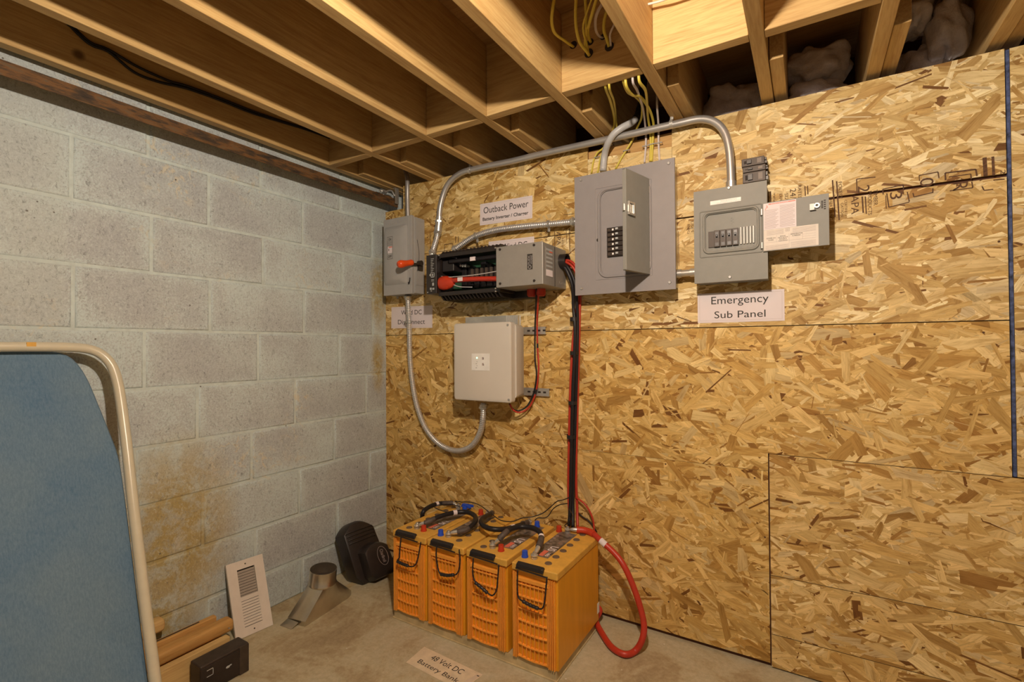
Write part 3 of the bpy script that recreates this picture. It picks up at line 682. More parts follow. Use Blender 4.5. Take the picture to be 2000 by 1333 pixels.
# top and bottom housings with fins
for (za, zb, up) in ((1.512, 1.530, 1), (1.338, 1.356, -1)):
    h = MB().box((IX0+0.06, -0.185, za), (IX1, -0.060, zb)).build('housing', M['blackm'], t, bevel=0.002)
    for k in range(17):
        x = IX0+0.068+k*0.0195
        if up > 0: MB().hexa([(x, -0.178, zb), (x+0.006, -0.178, zb), (x+0.006, -0.010, zb), (x, -0.010, zb)], [(x, -0.165, zb+0.014), (x+0.006, -0.165, zb+0.014), (x+0.006, -0.012, zb+0.016), (x, -0.012, zb+0.016)]).build('fin', M['blackm'], h)
        else: MB().hexa([(x, -0.16, za-0.018), (x+0.006, -0.16, za-0.018), (x+0.006, -0.02, za-0.020), (x, -0.02, za-0.020)], [(x, -0.180, za), (x+0.006, -0.180, za), (x+0.006, -0.012, za), (x, -0.012, za)]).build('fin', M['blackm'], h)
MB().box((IX0+0.064, -0.060, 1.318), (IX1+0.12, -0.0022, 1.350)).build('lower_casting', M['blackm'], t, bevel=0.004)
MB().box((IX0+0.064, -0.060, 1.534), (IX1-0.01, -0.0022, 1.552)).build('upper_casting', M['blackm'], t, bevel=0.004)
# end plate with printed marks
ep = MB().box((IX0, IYF, 1.350), (IX0+0.060, -0.0605, 1.528)).build('end_plate', M['blackm'], t, bevel=0.002)
pr_ = MB()
for k in range(9): pr_.box((IX0+0.028, IYF-0.0005, 1.508-k*0.0075), (IX0+0.046-(k % 3)*0.004, IYF-0.0001, 1.5105-k*0.0075))
for a in ((0.020, 1.432, 0.026, 1.440), (0.026, 1.424, 0.050, 1.428), (0.026, 1.444, 0.050, 1.446), (0.026, 1.424, 0.029, 1.446), (0.047, 1.424, 0.050, 1.446), (0.034, 1.431, 0.042, 1.440), (0.030, 1.412, 0.046, 1.4145), (0.030, 1.406, 0.046, 1.408), (0.036, 1.386, 0.046, 1.400), (0.022, 1.368, 0.032, 1.378), (0.036, 1.368, 0.048, 1.376)):
    pr_.box((IX0+a[0], IYF-0.0005, a[1]), (IX0+a[2], IYF-0.0001, a[3]))
pr_.build('printed_marks', M['greengrey'], ep)
MB().box((IX0+0.0602, -0.075, 1.357), (IX1, -0.0605, 1.511)).build('inner_board', M['pcb'], t)
cp = MB()
for k in range(6): cp.box((0.60+k*0.035, -0.105+0.004*(k % 2), 1.375), (0.625+k*0.035, -0.0752, 1.49-0.012*(k % 3)))
cp.build('transformer_cards', M['rubber'], t, bevel=0.001)
cq = MB()
for k in range(7): cq.box((0.66+k*0.026, -0.118, 1.40+0.004*(k % 3)), (0.672+k*0.026, -0.1055, 1.46))
cq.build('grey_components', M['breaker2'], t, bevel=0.001)
for k, (x, z) in enumerate(((0.615, 1.478), (0.628, 1.475), (0.642, 1.474))):
    MB().cyl((x, -0.1055, z), (x, -0.135, z), 0.006, n=12).build('capacitor', M['chrome'], t)
MB().box((0.534, -0.165, 1.45), (0.60, -0.0755, 1.502)).build('relay_box', M['black'], t, bevel=0.004)
# DC leads inside
p = smooth_path([(0.575, -0.165, 1.493), (0.63, -0.170, 1.492), (0.75, -0.172, 1.490), (0.8632, -0.172, 1.490)], .01)
bl = MB().tube(p, 0.0095, n=12).build('black_lead', M['rubber'], t, smooth='all')
MB().box((0.705, -0.184, 1.482), (0.732, -0.1785, 1.499)).build('wire_tag', M['paper'], bl)
p = smooth_path([(0.60, -0.178, 1.404), (0.66, -0.182, 1.404), (0.75, -0.182, 1.400), (0.8632, -0.182, 1.392)], .01)
rl = MB().tube(p, 0.011, n=12).build('red_lead', M['redcable'], t, smooth='all')
MB().box((0.645, -0.1955, 1.396), (0.672, -0.1935, 1.413)).build('wire_tag', M['paper'], rl)
bt = MB(); R = []
for k, (x, rx) in enumerate(((0.527, 0.010), (0.532, 0.026), (0.552, 0.031), (0.575, 0.030), (0.60, 0.022), (0.612, 0.014))):
    R.append([V((x, -0.178+rx*0.7*math.cos(2*PI*i/14), 1.397+rx*1.05*math.sin(2*PI*i/14))) for i in range(14)])
bt.rings(R).build('terminal_boot', M['redcap'], rl, smooth=True)
for (x, z) in ((0.478, 1.357), (0.500, 1.362), (0.545, 1.521), (0.851, 1.520), (0.851, 1.350), (0.851, 1.338)):
    MB().cyl((x, IYF+0.002, z), (x, IYF-0.004, z), 0.0032, n=8).build('screw', M['screw'], t)
for a in ([(0.52, -0.19, 1.50), (0.56, -0.175, 1.52), (0.62, -0.165, 1.505)], [(0.534, -0.175, 1.43), (0.60, -0.185, 1.42), (0.74, -0.19, 1.418), (0.862, -0.19, 1.424)], [(0.61, -0.18, 1.385), (0.64, -0.17, 1.375), (0.70, -0.16, 1.37)]):
    MB().tube(smooth_path(a, .01), 0.0022, n=6).build('wire', M['greypvc'] if a[0][0] > .53 else M['rubber'], t, smooth='all')

# ---- battery cable box bolted to the inverter's right end
t = thing('cable_box', 'square metallic grey cable box on the right end of the inverter', 'electrical box', (0.97, -0.1, 1.345))
BX0, BX1, BY, BZ0, BZ1 = 0.8640, 1.081, -0.216, 1.350, 1.519
MB().box((BX0, BY+0.0015, BZ0), (BX1, -0.0022, BZ1-0.002)).build('body', M['dc_grey'], t, bevel=0.0025)
MB().box((BX0, BY-0.0005, BZ0+0.001), (BX1-0.001, BY+0.0012, BZ1-0.001)).build('cover', M['dc_grey'], t, bevel=0.0008)
for (x, z) in ((0.884, 1.507), (1.044, 1.507), (0.884, 1.366), (1.044, 1.366)):
    MB().cyl((x, BY-0.0005, z), (x, BY-0.0045, z), 0.0048, n=12).build('screw', M['slotdark'], t)
lg = MB().box((1.012, BY-0.0009, 1.412), (1.036, BY-0.0005, 1.474)).build('logo_plate', M['ink'], t)
text('FLEX', ((1.020, BY-0.0011, 1.450), V((0, 0, 1)), V((-1, 0, 0))), 0.036, 0.009, M['panel_grey'], lg, bold=True)
text('WARE', ((1.031, BY-0.0011, 1.450), V((0, 0, 1)), V((-1, 0, 0))), 0.036, 0.008, M['panel_grey'], lg, bold=True)
MB().ring((1.0235, BY-0.0014, 1.422), (1.0235, BY-0.0010, 1.422), 0.0078, 0.005, n=18).build('logo_ring', M['panel_grey'], lg)
# labels on the right side
lb = MB().box((BX1, -0.190, 1.385), (BX1+0.0007, -0.128, 1.502)).build('side_label', M['dc_grey'], t)
pr_ = MB()
for k in range(6): pr_.box((BX1+0.0007, -0.186, 1.489-k*0.0165), (BX1+0.001, -0.132, 1.4965-k*0.0165))
pr_.build('print_lines', M['greengrey'], lb)
MB().box((BX1+0.0007, -0.187, 1.387), (BX1+0.0012, -0.132, 1.412)).build('white_sticker', M['paper'], lb)
MB().box((BX1+0.0007, -0.160, 1.483), (BX1+0.0012, -0.132, 1.488)).build('red_mark', M['pink'], lb)
MB().box((BX1, -0.112, BZ0+0.002), (BX1+0.0012, -0.109, BZ1-0.006)).build('side_seam', M['slotdark'], t)
bc = V((BX1, -0.050, 1.462))
bu = MB().ring(bc, bc+V((0.030, 0, 0)), 0.031, 0.0255, n=28); bu.cyl(bc+V((0.0005, 0, 0)), bc+V((0.003, 0, 0)), 0.0255, n=28)
bu.build('bushing', M['black'], t, smooth=True)
for (y, z) in ((-0.06, 1.372), (-0.025, 1.372)):
    MB().ring((BX1, y, z), (BX1+0.001, y, z), 0.009, 0.0075, n=16).build('knockout', M['dc_grey'], t)
for x in (0.955, 1.0):
    MB().cyl((x, -0.08, 1.3498), (x, -0.08, 1.325), 0.020, n=18).cyl((x, -0.08, 1.325), (x, -0.08, 1.320), 0.016, n=18).build('red_cap', M['redcap'], t, smooth=True)

# ================================================================== WIND CONTROLLER (beige)
t = thing('charge_controller', 'beige wall enclosure with small white status plate below the inverter', 'control box', (0.73, -0.09, 0.87))
R = []
for (y, ins) in ((-0.042, 0.006), (-0.050, 0.0), (-0.118, -0.004)):
    R.append([V((a, y, c_)) for a, c_ in rrect(0.746, 1.044, 0.300-2*ins, 0.312-2*ins, 0.016)])
MB().rings(R).build('body', M['beige'], t, smooth=True, angle=50)
lid = MB(); R = []
for (y, ins) in ((-0.1185, 0.0), (-0.148, 0.0), (-0.153, 0.003), (-0.1545, 0.008)):
    R.append([V((a, y, c_)) for a, c_ in rrect(0.741, 1.040, 0.304-2*ins, 0.345-2*ins, 0.012)])
lid.rings(R); lid.build('lid', M['beige'], t, smooth=True, angle=25)
for (x, z) in ((0.880, 1.198), (0.883, 0.882)):
    MB().cyl((x, -0.1546, z), (x, -0.1562, z), 0.0052, n=12).build('lid_screw', M['screw'], t)
a0 = on(921, 691, 1, -0.156); a1 = on(956, 725, 1, -0.156)
pl = MB().box((a0.x, -0.1562, a1.z), (a1.x, -0.1547, a0.z)).build('status_plate', M['white'], t, bevel=0.0006)
def onp(a, bq, y=-0.1566): return on(a, bq, 1, y)
p = onp(931.5, 699.5); MB().cyl(p, p+V((0, -0.0012, 0)), 0.0036, n=12).build('green_light', M['ledgreen'], pl)
mk = MB()
for (a, bq, r) in ((931.5, 707, .0014), (931.5, 715, .0014)): mk.cyl(onp(a, bq), onp(a, bq)+V((0, -0.0004, 0)), r, n=8)
for (a, bq) in ((929, 710.5), (929, 718.5)): q = onp(a, bq); mk.box((q.x, q.y-0.0002, q.z-0.0016), (q.x+0.007, q.y, q.z))
mk.build('small_print', M['ink'], pl)
mk = MB()
for (a, bq) in ((941.5, 698), (941.5, 709.5)): q = onp(a, bq); mk.box((q.x, q.y-0.0004, q.z-0.011), (q.x+0.009, q.y, q.z))
mk.build('symbol_squares', M['greyink'], pl)
mk = MB()
for (a, bq) in ((944.3, 701), (944.8, 713.2)): q = onp(a, bq, -0.1572); mk.cyl(q, q+V((0, -0.0003, 0)), 0.002, n=8)
mk.build('symbol_dots', M['ink'], pl)
# heatsink behind
hsk = MB().box((0.572, -0.0415, 0.90), (0.862, -0.0365, 1.247)).build('heatsink', M['galv'], t)
for k in range(13): MB().box((0.578+k*0.0232, -0.0364, 0.90), (0.5805+k*0.0232, -0.0162, 1.247)).build('fin', M['galv'], hsk)
for k in range(9): MB().box((0.800+k*0.0072, -0.0440, 1.18), (0.803+k*0.0072, -0.0416, 1.247)).build('front_fin', M['galv'], hsk)
MB().box((0.572, -0.0162, 1.2), (0.862, -0.0155, 1.247)).build('heatsink_edge', M['galv'], hsk)
# mounting struts
def strut(z0, z1, x1, label):
    t = thing('strut_channel', label, 'strut', (0.8, -0.01, z0), 'steel struts behind the beige enclosure')
    mb = MB().box((0.56, -0.0150, z0), (x1, -0.0128, z1)).box((0.56, -0.0128, z0), (x1, -0.0022, z0+0.002)).box((0.56, -0.0128, z1-0.002), (x1, -0.0022, z1))
    mb.build('channel', M['galv'], t)
    for k in range(4):
        x = 0.895+k*0.026
        MB().box((x, -0.0154, (z0+z1)/2-0.004), (x+0.014, -0.0150, (z0+z1)/2+0.004)).build('slot', M['slotdark'], t)
strut(1.160, 1.193, 0.986, 'galvanised strut behind top of the beige enclosure')
strut(0.889, 0.923, 1.002, 'galvanised strut behind bottom of the beige enclosure')

# ================================================================== MAIN BREAKER PANEL
def plate_hole(mb, x0, x1, z0, z1, hole, y, k=5):
    """flat front plate at y with a rounded rectangular hole"""
    n = k+1; cs = [(x1, z1), (x0, z1), (x0, z0), (x1, z0)]
    hi = [mb.pt((a, y, c_)) for a, c_ in hole]; ci = [mb.pt((a, y, c_)) for a, c_ in cs]
    for q in range(4):
        for i in range(k): mb.face([ci[q], hi[q*n+i+1], hi[q*n+i]])
        nx = (q+1) % 4; mb.face([ci[q], ci[nx], hi[nx*n], hi[q*n+k]])
    return mb
t = thing('breaker_panel', 'large grey breaker panel with its small door swung open', 'breaker panel', (1.35, -0.05, 1.31))
PX0, PX1, PZ0, PZ1, PY = 1.162, 1.556, 1.311, 1.789, -0.090
cav = rrect(1.366, 1.547, 0.190, 0.330, 0.030)
MB().box((PX0+0.012, -0.0795, PZ0+0.012), (PX1-0.012, -0.0022, PZ1-0.012)).build('back_box', M['galv'], t)
cv = MB(); plate_hole(cv, PX0, PX1, PZ0, PZ1, cav, PY)
cv.rings([[(a, PY, c_) for a, c_ in reversed(cav)], [(a, PY+0.0095, c_) for a, c_ in reversed(cav)]], cap=False)
o_ = [(PX0, PZ0), (PX1, PZ0), (PX1, PZ1), (PX0, PZ1)]
cv.rings([[(a, PY, c_) for a, c_ in o_], [(a, PY+0.0095, c_) for a, c_ in o_]], cap=False)
cv.poly([(a, PY+0.0095, c_) for a, c_ in reversed(o_)])
cvo = cv.build('cover', M['panel_grey'], t)
rim = rrect(1.366, 1.547, 0.202, 0.342, 0.034)
MB().tube([(a, PY-0.001, c_) for a, c_ in rim+rim[:1]], 0.0042, n=8, cap=False).build('embossed_rim', M['panel_grey'], cvo, smooth='all')
o2 = rrect(1.361, 1.547, 0.222, 0.360, 0.004, k=2)
MB().tube([(a, PY-0.0002, c_) for a, c_ in o2+o2[:1]], 0.0012, n=6, cap=False).build('door_recess_line', M['panel_grey'], cvo, smooth='all')
dd = MB().box((1.269, PY+0.0060, 1.380), (1.463, PY+0.0088, 1.714)).build('dead_front', M['panel_grey'], t)
MB().box((1.258, PY-0.001, 1.570), (1.265, PY+0.002, 1.605)).build('latch_strike', M['chrome'], cvo, bevel=0.001)
MB().cyl((1.262, PY-0.0005, 1.524), (1.262, PY-0.003, 1.524), 0.006, n=12).build('strike_hole', M['slotdark'], cvo)
for (a, bq) in ((1135, 352), (1306, 319), (1136, 564), (1308, 552)):
    p = on(a, bq, 1, PY); MB().cyl(p, p+V((0, -0.004, 0)), 0.0062, 0.0045, n=14).build('cover_screw', M['screw'], cvo, smooth=True)
for k in range(6):
    z = 1.556-k*0.0187
    br = MB().box((1.300, PY-0.008, z-0.0082), (1.368, PY+0.0055, z+0.0082)).build('breaker', M['breaker'], t, bevel=0.0008)
    MB().box((1.336, PY-0.014, z-0.0035), (1.346, PY-0.0082, z+0.0045)).build('toggle', M['greengrey'], br, bevel=0.0008)
    MB().box((1.321, PY-0.0086, z-0.004), (1.328, PY-0.0081, z+0.003)).build('rating_mark', M['white'], br)
    MB().box((1.304, PY-0.0086, z-0.004), (1.314, PY-0.0081, z+0.003)).build('side_mark', M['breaker2'], br)
# door, hinged at right, standing out toward the room
H0 = V((1.463, PY-0.003, 0)); F0 = V((1.424, -0.247, 0)); dv = (F0-H0).normalized(); dn = V((-dv.y, dv.x, 0))
if dn.y > 0: dn = -dn
DL = (F0-H0).length; dz0, dz1 = 1.371, 1.727
door = MB(); th = 0.003
def DP(u, w_, z): return H0+dv*u+dn*w_+V((0, 0, z))
door.hexa([DP(0.002, 0, dz0), DP(DL, 0, dz0), DP(DL, th, dz0), DP(0.002, th, dz0)], [DP(0.002, 0, dz1), DP(DL, 0, dz1), DP(DL, th, dz1), DP(0.002, th, dz1)])
for (ua, ub, za, zb) in ((0.002, DL, dz0, dz0+0.004), (0.002, DL, dz1-0.004, dz1), (DL-0.004, DL, dz0, dz1)):
    door.hexa([DP(ua, -0.012, za), DP(ub, -0.012, za), DP(ub, 0, za), DP(ua, 0, za)], [DP(ua, -0.012, zb), DP(ub, -0.012, zb), DP(ub, 0, zb), DP(ua, 0, zb)])
doo = door.build('door', M['panel_grey2'], t, bevel=0.001)
for z in (1.395, 1.675):
    MB().cyl(DP(0, 0, z), DP(0, 0, z+0.024), 0.004, n=10).build('hinge', M['chrome'], doo)
la = MB(); ua, ub, za, zb = DL-0.046, DL-0.006, 1.565, 1.612
for s_ in (1, -1):
    off = (th+0.001 if s_ > 0 else -0.001)
    def q8(u0, u1, z0, z1, w0, w1): la.hexa([DP(u0, w0, z0), DP(u1, w0, z0), DP(u1, w1, z0), DP(u0, w1, z0)], [DP(u0, w0, z1), DP(u1, w0, z1), DP(u1, w1, z1), DP(u0, w1, z1)])
    q8(ua, ub, za, za+0.007, off, off+0.007*s_); q8(ua, ub, zb-0.007, zb, off, off+0.007*s_); q8(ua, ua+0.008, za+0.007, zb-0.007, off, off+0.007*s_); q8(ub-0.008, ub, za+0.007, zb-0.007, off, off+0.007*s_)
    q8(ua+0.010, ub-0.016, za+0.008, zb-0.008, off, off+0.003*s_)
q8(DL, DL+0.009, 1.578, 1.602, -0.006, 0.0)
la.build('latch', M['galv'], doo, bevel=0.0006)

# ================================================================== EMERGENCY SUB PANEL
t = thing('breaker_panel', 'smaller grey emergency sub panel with labelled door open to the right', 'breaker panel', (1.74, -0.05, 1.325))
SX0, SX1, SZ0, SZ1, SY = 1.621, 1.851, 1.327, 1.651, -0.092
SZ0, SZ1 = 1.325, 1.650
MB().box((SX0+0.003, -0.082, SZ0+0.003), (SX1-0.003, -0.0022, SZ1-0.003)).build('back_box', M['panel_grey2'], t, bevel=0.002)
hole = rrect(1.739, 1.4985, 0.158, 0.128, 0.014)
cv = MB(); plate_hole(cv, SX0, SX1, SZ0, SZ1, hole, SY)
cv.rings([[(a, SY, c_) for a, c_ in reversed(hole)], [(a, SY+0.009, c_) for a, c_ in reversed(hole)]], cap=False)
o_ = [(SX0, SZ0), (SX1, SZ0), (SX1, SZ1), (SX0, SZ1)]
cv.rings([[(a, SY, c_) for a, c_ in o_], [(a, SY+0.0095, c_) for a, c_ in o_]], cap=False); cv.poly([(a, SY+0.0095, c_) for a, c_ in reversed(o_)])
cvo = cv.build('cover', M['panel_grey2'], t)
rim = rrect(1.739, 1.4985, 0.170, 0.140, 0.018)
MB().tube([(a, SY-0.001, c_) for a, c_ in rim+rim[:1]], 0.0045, n=8, cap=False).build('embossed_rim', M['panel_grey2'], cvo, smooth='all')
o2 = rrect(1.738, 1.495, 0.194, 0.160, 0.004, k=2)
MB().tube([(a, SY-0.0005, c_) for a, c_ in o2+o2[:1]], 0.0020, n=6, cap=False).build('door_recess_line', M['panel_grey2'], cvo, smooth='all')
MB().box((1.660, SY+0.0062, 1.434), (1.818, SY+0.0088, 1.563)).build('dead_front', M['panel_grey2'], t)
p = on(1374, 443, 1, SY-0.0008); MB().ball(p, 0.0042, sc3=(0.9, 0.3, 1.6)).build('strike_hole', M['slotdark'], cvo)
for (a, bq) in ((1423.5, 367.5), (1425.5, 541.5)):
    p = on(a, bq, 1, SY); MB().cyl(p, p+V((0, -0.004, 0)), 0.0058, 0.004, n=14).build('cover_screw', M['screw'], cvo, smooth=True)
MB().box((1.676, SY-0.0006, 1.5945), (1.773, SY-0.0001, 1.608)).build('cover_sticker', M['white'], cvo)
text('Reset Breakers here', ((1.735, SY-0.0008, 1.604), RX, UZ), 0.05, 0.0035, M['greyink'], cvo)
text('turn off emergency power at main panel', ((1.735, SY-0.0008, 1.598), RX, UZ), 0.075, 0.0035, M['greyink'], cvo)
# breakers and bright filler plate
MB().box((1.668, SY+0.002, 1.447), (1.696, SY+0.0060, 1.503)).build('wide_breaker', M['breaker2'], t, bevel=0.0008)
for k in range(4):
    x = 1.687+k*0.0195
    br = MB().box((x+0.0005, SY-0.004, 1.447), (x+0.0185, SY+0.0060, 1.504)).build('breaker', M['breaker2'], t, bevel=0.001)
    MB().box((x+0.0045, SY-0.0048, 1.478), (x+0.0145, SY-0.0041, 1.498)).build('toggle_well', M['breaker'], br)
    MB().box((x+0.006, SY-0.012, 1.480), (x+0.013, SY-0.0049, 1.488)).build('toggle', M['black'], br, bevel=0.001)
    MB().box((x+0.004, SY-0.0046, 1.450), (x+0.015, SY-0.0041, 1.461)).build('stamped_square', M['breaker'], br)
fl = MB()
for k in range(5): fl.hexa([(1.767+k*0.0096, SY+0.0060, 1.448), (1.7755+k*0.0096, SY+0.0060, 1.448), (1.7735+k*0.0096, SY+0.001, 1.448), (1.769+k*0.0096, SY+0.001, 1.448)], [(1.767+k*0.0096, SY+0.0060, 1.506), (1.7755+k*0.0096, SY+0.0060, 1.506), (1.7735+k*0.0096, SY+0.001, 1.506), (1.769+k*0.0096, SY+0.001, 1.506)])
fl.build('filler_strips', M['filler'], t, bevel=0.0008)
em = MB()
for k in range(5):
    em.cyl((1.742+0.005*(k % 2), SY+0.0062, 1.523+k*0.005), (1.742+0.005*(k % 2), SY+0.0050, 1.523+k*0.005), 0.002, n=8)
for k in range(8): em.cyl((1.676+k*0.019, SY+0.0062, 1.441), (1.676+k*0.019, SY+0.0050, 1.441), 0.0025, n=8)
em.build('embossed_dots', M['panel_grey2'], t)
# open door lying almost flat to the right
D0 = V((1.8375, SY-0.006, 0)); D1 = V((2.0205, -0.107, 0)); dv = (D1-D0).normalized(); dn = V((dv.y, -dv.x, 0))
DLn = (D1-D0).length
def SP(u, w_, z): return D0+dv*u+dn*w_+V((0, 0, z))
door = MB(); za, zb = 1.414, 1.574
door.hexa([SP(0, 0, za), SP(DLn, 0, za), SP(DLn, -0.002, za), SP(0, -0.002, za)], [SP(0, 0, zb), SP(DLn, 0, zb), SP(DLn, -0.002, zb), SP(0, -0.002, zb)])
doo = door.build('door', M['panel_grey2'], t, bevel=0.0006)
for z in (1.435, 1.545): MB().cyl(SP(-0.003, 0, z-0.010), SP(-0.003, 0, z+0.010), 0.004, n=10).build('hinge', M['chrome'], doo)
def sheet(u0, u1, z0, z1, mat, nm, w_=0.0004):
    return MB().hexa([SP(u0, w_, z0), SP(u1, w_, z0), SP(u1, 0.0001, z0), SP(u0, 0.0001, z0)], [SP(u0, w_, z1), SP(u1, w_, z1), SP(u1, 0.0001, z1), SP(u0, 0.0001, z1)]).build(nm, mat, doo)
l1 = sheet(0.003, 0.096, 1.484, 1.571, M['paper'], 'warning_label')
l2 = sheet(0.003, 0.155, 1.417, 1.4835, M['cream'], 'circuit_label')
def lines(par, rows, mat, nm, w_=0.0006):
    mb = MB()
    for (u0, u1, z, h) in rows: mb.poly([SP(u0, w_, z), SP(u1, w_, z), SP(u1, w_, z+h), SP(u0, w_, z+h)])
    mb.build(nm, mat, par)
lines(l1, [(0.018, 0.094, 1.5655, 0.0035)], M['pink'], 'red_strip')
text('AVISO DANGER', (SP(0.05, 0.0007, 1.5672), dv, UZ), 0.05, 0.0025, M['paper'], l1)
lines(l1, [(0.008+0.001*k, 0.0095+0.001*k, 1.549+0.0022*k, 0.003) for k in range(6)]+[(0.012+0.0009*k, 0.0132+0.0009*k, 1.563-0.0025*k, 0.003) for k in range(4)], M['pink'], 'arc_flash_symbol')
lines(l1, [(0.006, 0.046-0.004*(k % 3), 1.547-k*0.0042, 0.0012) for k in range(15)]+[(0.050, 0.092-0.005*(k % 4 == 3), 1.556-k*0.0042, 0.0012) for k in range(17)], M['greyink'], 'fine_print')
lines(l2, [(0.012, 0.060, 1.478-k*0.004, 0.001) for k in range(4)]+[(0.085, 0.148, 1.478-k*0.004, 0.001) for k in range(4)]+[(0.008, 0.074, 1.430-k*0.0035, 0.0009) for k in range(4)]+[(0.080, 0.148, 1.434-k*0.0035, 0.0009) for k in range(5)]+[(0.008, 0.148, 1.4415, 0.0006), (0.040, 0.0405, 1.442, 0.021), (0.075, 0.0755, 1.42, 0.045), (0.112, 0.1125, 1.442, 0.021), (0.08, 0.148, 1.4635, 0.0006), (0.112, 0.148, 1.456, 0.0005), (0.112, 0.148, 1.449, 0.0005)], M['greyink'], 'fine_print')
lines(l2, [(0.066, 0.077, 1.4715, 0.001), (0.066, 0.077, 1.4815, 0.001), (0.066, 0.067, 1.4715, 0.011), (0.076, 0.077, 1.4715, 0.011), (0.069, 0.074, 1.4745, 0.001), (0.069, 0.074, 1.4780, 0.001), (0.069, 0.070, 1.4745, 0.0045), (0.073, 0.074, 1.4745, 0.0045)], M['greyink'], 'square_emblem')
text('POWER DN\nSTAIRS', (SP(0.024, 0.0007, 1.452), dv, UZ), 0.026, 0.010, M['ink'], l2)
text('BOILER\nMECH ROOM\nPOWER &\nCONTROLS', (SP(0.058, 0.0007, 1.451), dv, UZ), 0.028, 0.018, M['ink'], l2)
text('REFRIGERATOR\n& FREEZER', (SP(0.096, 0.0007, 1.458), dv, UZ), 0.033, 0.009, M['ink'], l2)
lt = MB()
lt.hexa([SP(0.132, 0.001, 1.527), SP(0.146, 0.001, 1.527), SP(0.146, 0.006, 1.527), SP(0.132, 0.006, 1.527)], [SP(0.132, 0.001, 1.548), SP(0.146, 0.001, 1.548), SP(0.146, 0.006, 1.548), SP(0.132, 0.006, 1.548)])
lto = lt.build('latch', M['filler'], doo, bevel=0.001)
MB().ring(SP(0.152, 0.001, 1.540), SP(0.152, 0.007, 1.540), 0.008, 0.004, n=16).build('latch_ring', M['screw'], lto)
lines(doo, [(0.163, 0.168, 1.530+0.005*k, 0.003) for k in range(5)]+[(0.170, 0.175, 1.526+0.0065*k, 0.003) for k in range(5)]+[(0.134, 0.150, 1.524, 0.004)], M['slotdark'], 'latch_slots')

# ---- spare breakers standing on top of the sub panel
def spare(z0, z1, label, dx=0.0):
    t = thing('spare_breaker', label, 'breaker', (1.81, -0.02, z0), 'spare breakers above the sub panel')
    MB().box((1.772+dx, -0.052, z0), (1.842+dx, -0.0022, z1)).build('body', M['breaker2'], t, bevel=0.0015)
    mb = MB().box((1.842+dx, -0.045, z0+0.003), (1.850+dx, -0.006, (z0+z1)/2-0.001)).box((1.842+dx, -0.045, (z0+z1)/2+0.001), (1.848+dx, -0.006, z1-0.003)); mb.build('terminal_end', M['breaker'], t, bevel=0.0008)
    MB().box((1.788+dx, -0.0575, z0+0.007), (1.803+dx, -0.0525, z1-0.007)).build('toggle', M['black'], t, bevel=0.001)
    MB().box((1.780+dx, -0.0535, z0+0.009), (1.787+dx, -0.0522, z1-0.009)).build('toggle_slot', M['slotdark'], t)
    MB().box((1.820+dx, -0.0526, z0+0.006), (1.833+dx, -0.0522, z1-0.005)).build('rating_label', M['breakerlab'], t)
spare(1.721, 1.748, 'top one of the three dark spare breakers on the wall', 0.0)
spare(1.700, 1.7195, 'middle thin dark spare breaker on the wall', 0.003)
spare(1.664, 1.6985, 'lowest dark spare breaker touching the sub panel top', 0.003)

# ================================================================== CONDUITS
def flex(pts, r, name, label, group=None, strap_at=(), ends=True, y=None, color='flexsteel'):
    P = resample(pxpath(pts, y, 0.002), 0.0023)
    t = thing(name, label, 'conduit', P[0], group)
    MB().tube(P, r, n=12, rf=lambda i: (1.0, 1.06, 0.84, 0.84)[i % 4]).build('corrugated_sleeve', M[color], t, smooth='all')
    if ends:
        for a, bq in ((P[0], P[12]), (P[-13], P[-1])):
            d = (bq-a).normalized()
            MB().cyl(a, a+d*0.022, r*1.28, n=16).cyl(a+d*0.004, a+d*0.012, r*1.5, n=6).build('connector', M['galv'], t)
    for f in strap_at:
        i = int(f*(len(P)-1)); p = P[i]; d = (P[i+1]-P[i-1]).normalized()
        strap(t, p, d, r*1.12)
    return t
def strap(t, p, d, r):
    mb = MB(); n_ = V((0, -1, 0)); s_ = d.cross(n_).normalized()
    rg = []
    for k in range(13):
        a = PI*k/12; rg.append(p+s_*(r*1.08*math.cos(a))+n_*(r*1.08*math.sin(a)))
    A = [q-d*0.006 for q in rg]; B = [q+d*0.006 for q in rg]; A2 = [q-d*0.006+(q-p)*0.12 for q in rg]; B2 = [q+d*0.006+(q-p)*0.12 for q in rg]
    for i in range(12):
        mb.poly([A2[i], A2[i+1], B2[i+1], B2[i]]); mb.poly([A[i], A[i+1], A2[i+1], A2[i]]); mb.poly([B[i], B2[i], B2[i+1], B[i+1]])
    e = p+s_*(r*1.1)
    mb.hexa([e-d*.006, e+d*.006, e+d*.006+s_*.016, e-d*.006+s_*.016], [q+n_*0.0015 for q in (e-d*.006, e+d*.006, e+d*.006+s_*.016, e-d*.006+s_*.016)])
    mb.cyl(e+s_*.010, e+s_*.010+n_*0.006, 0.004, n=8)
    mb.build('strap', M['galv'], t)
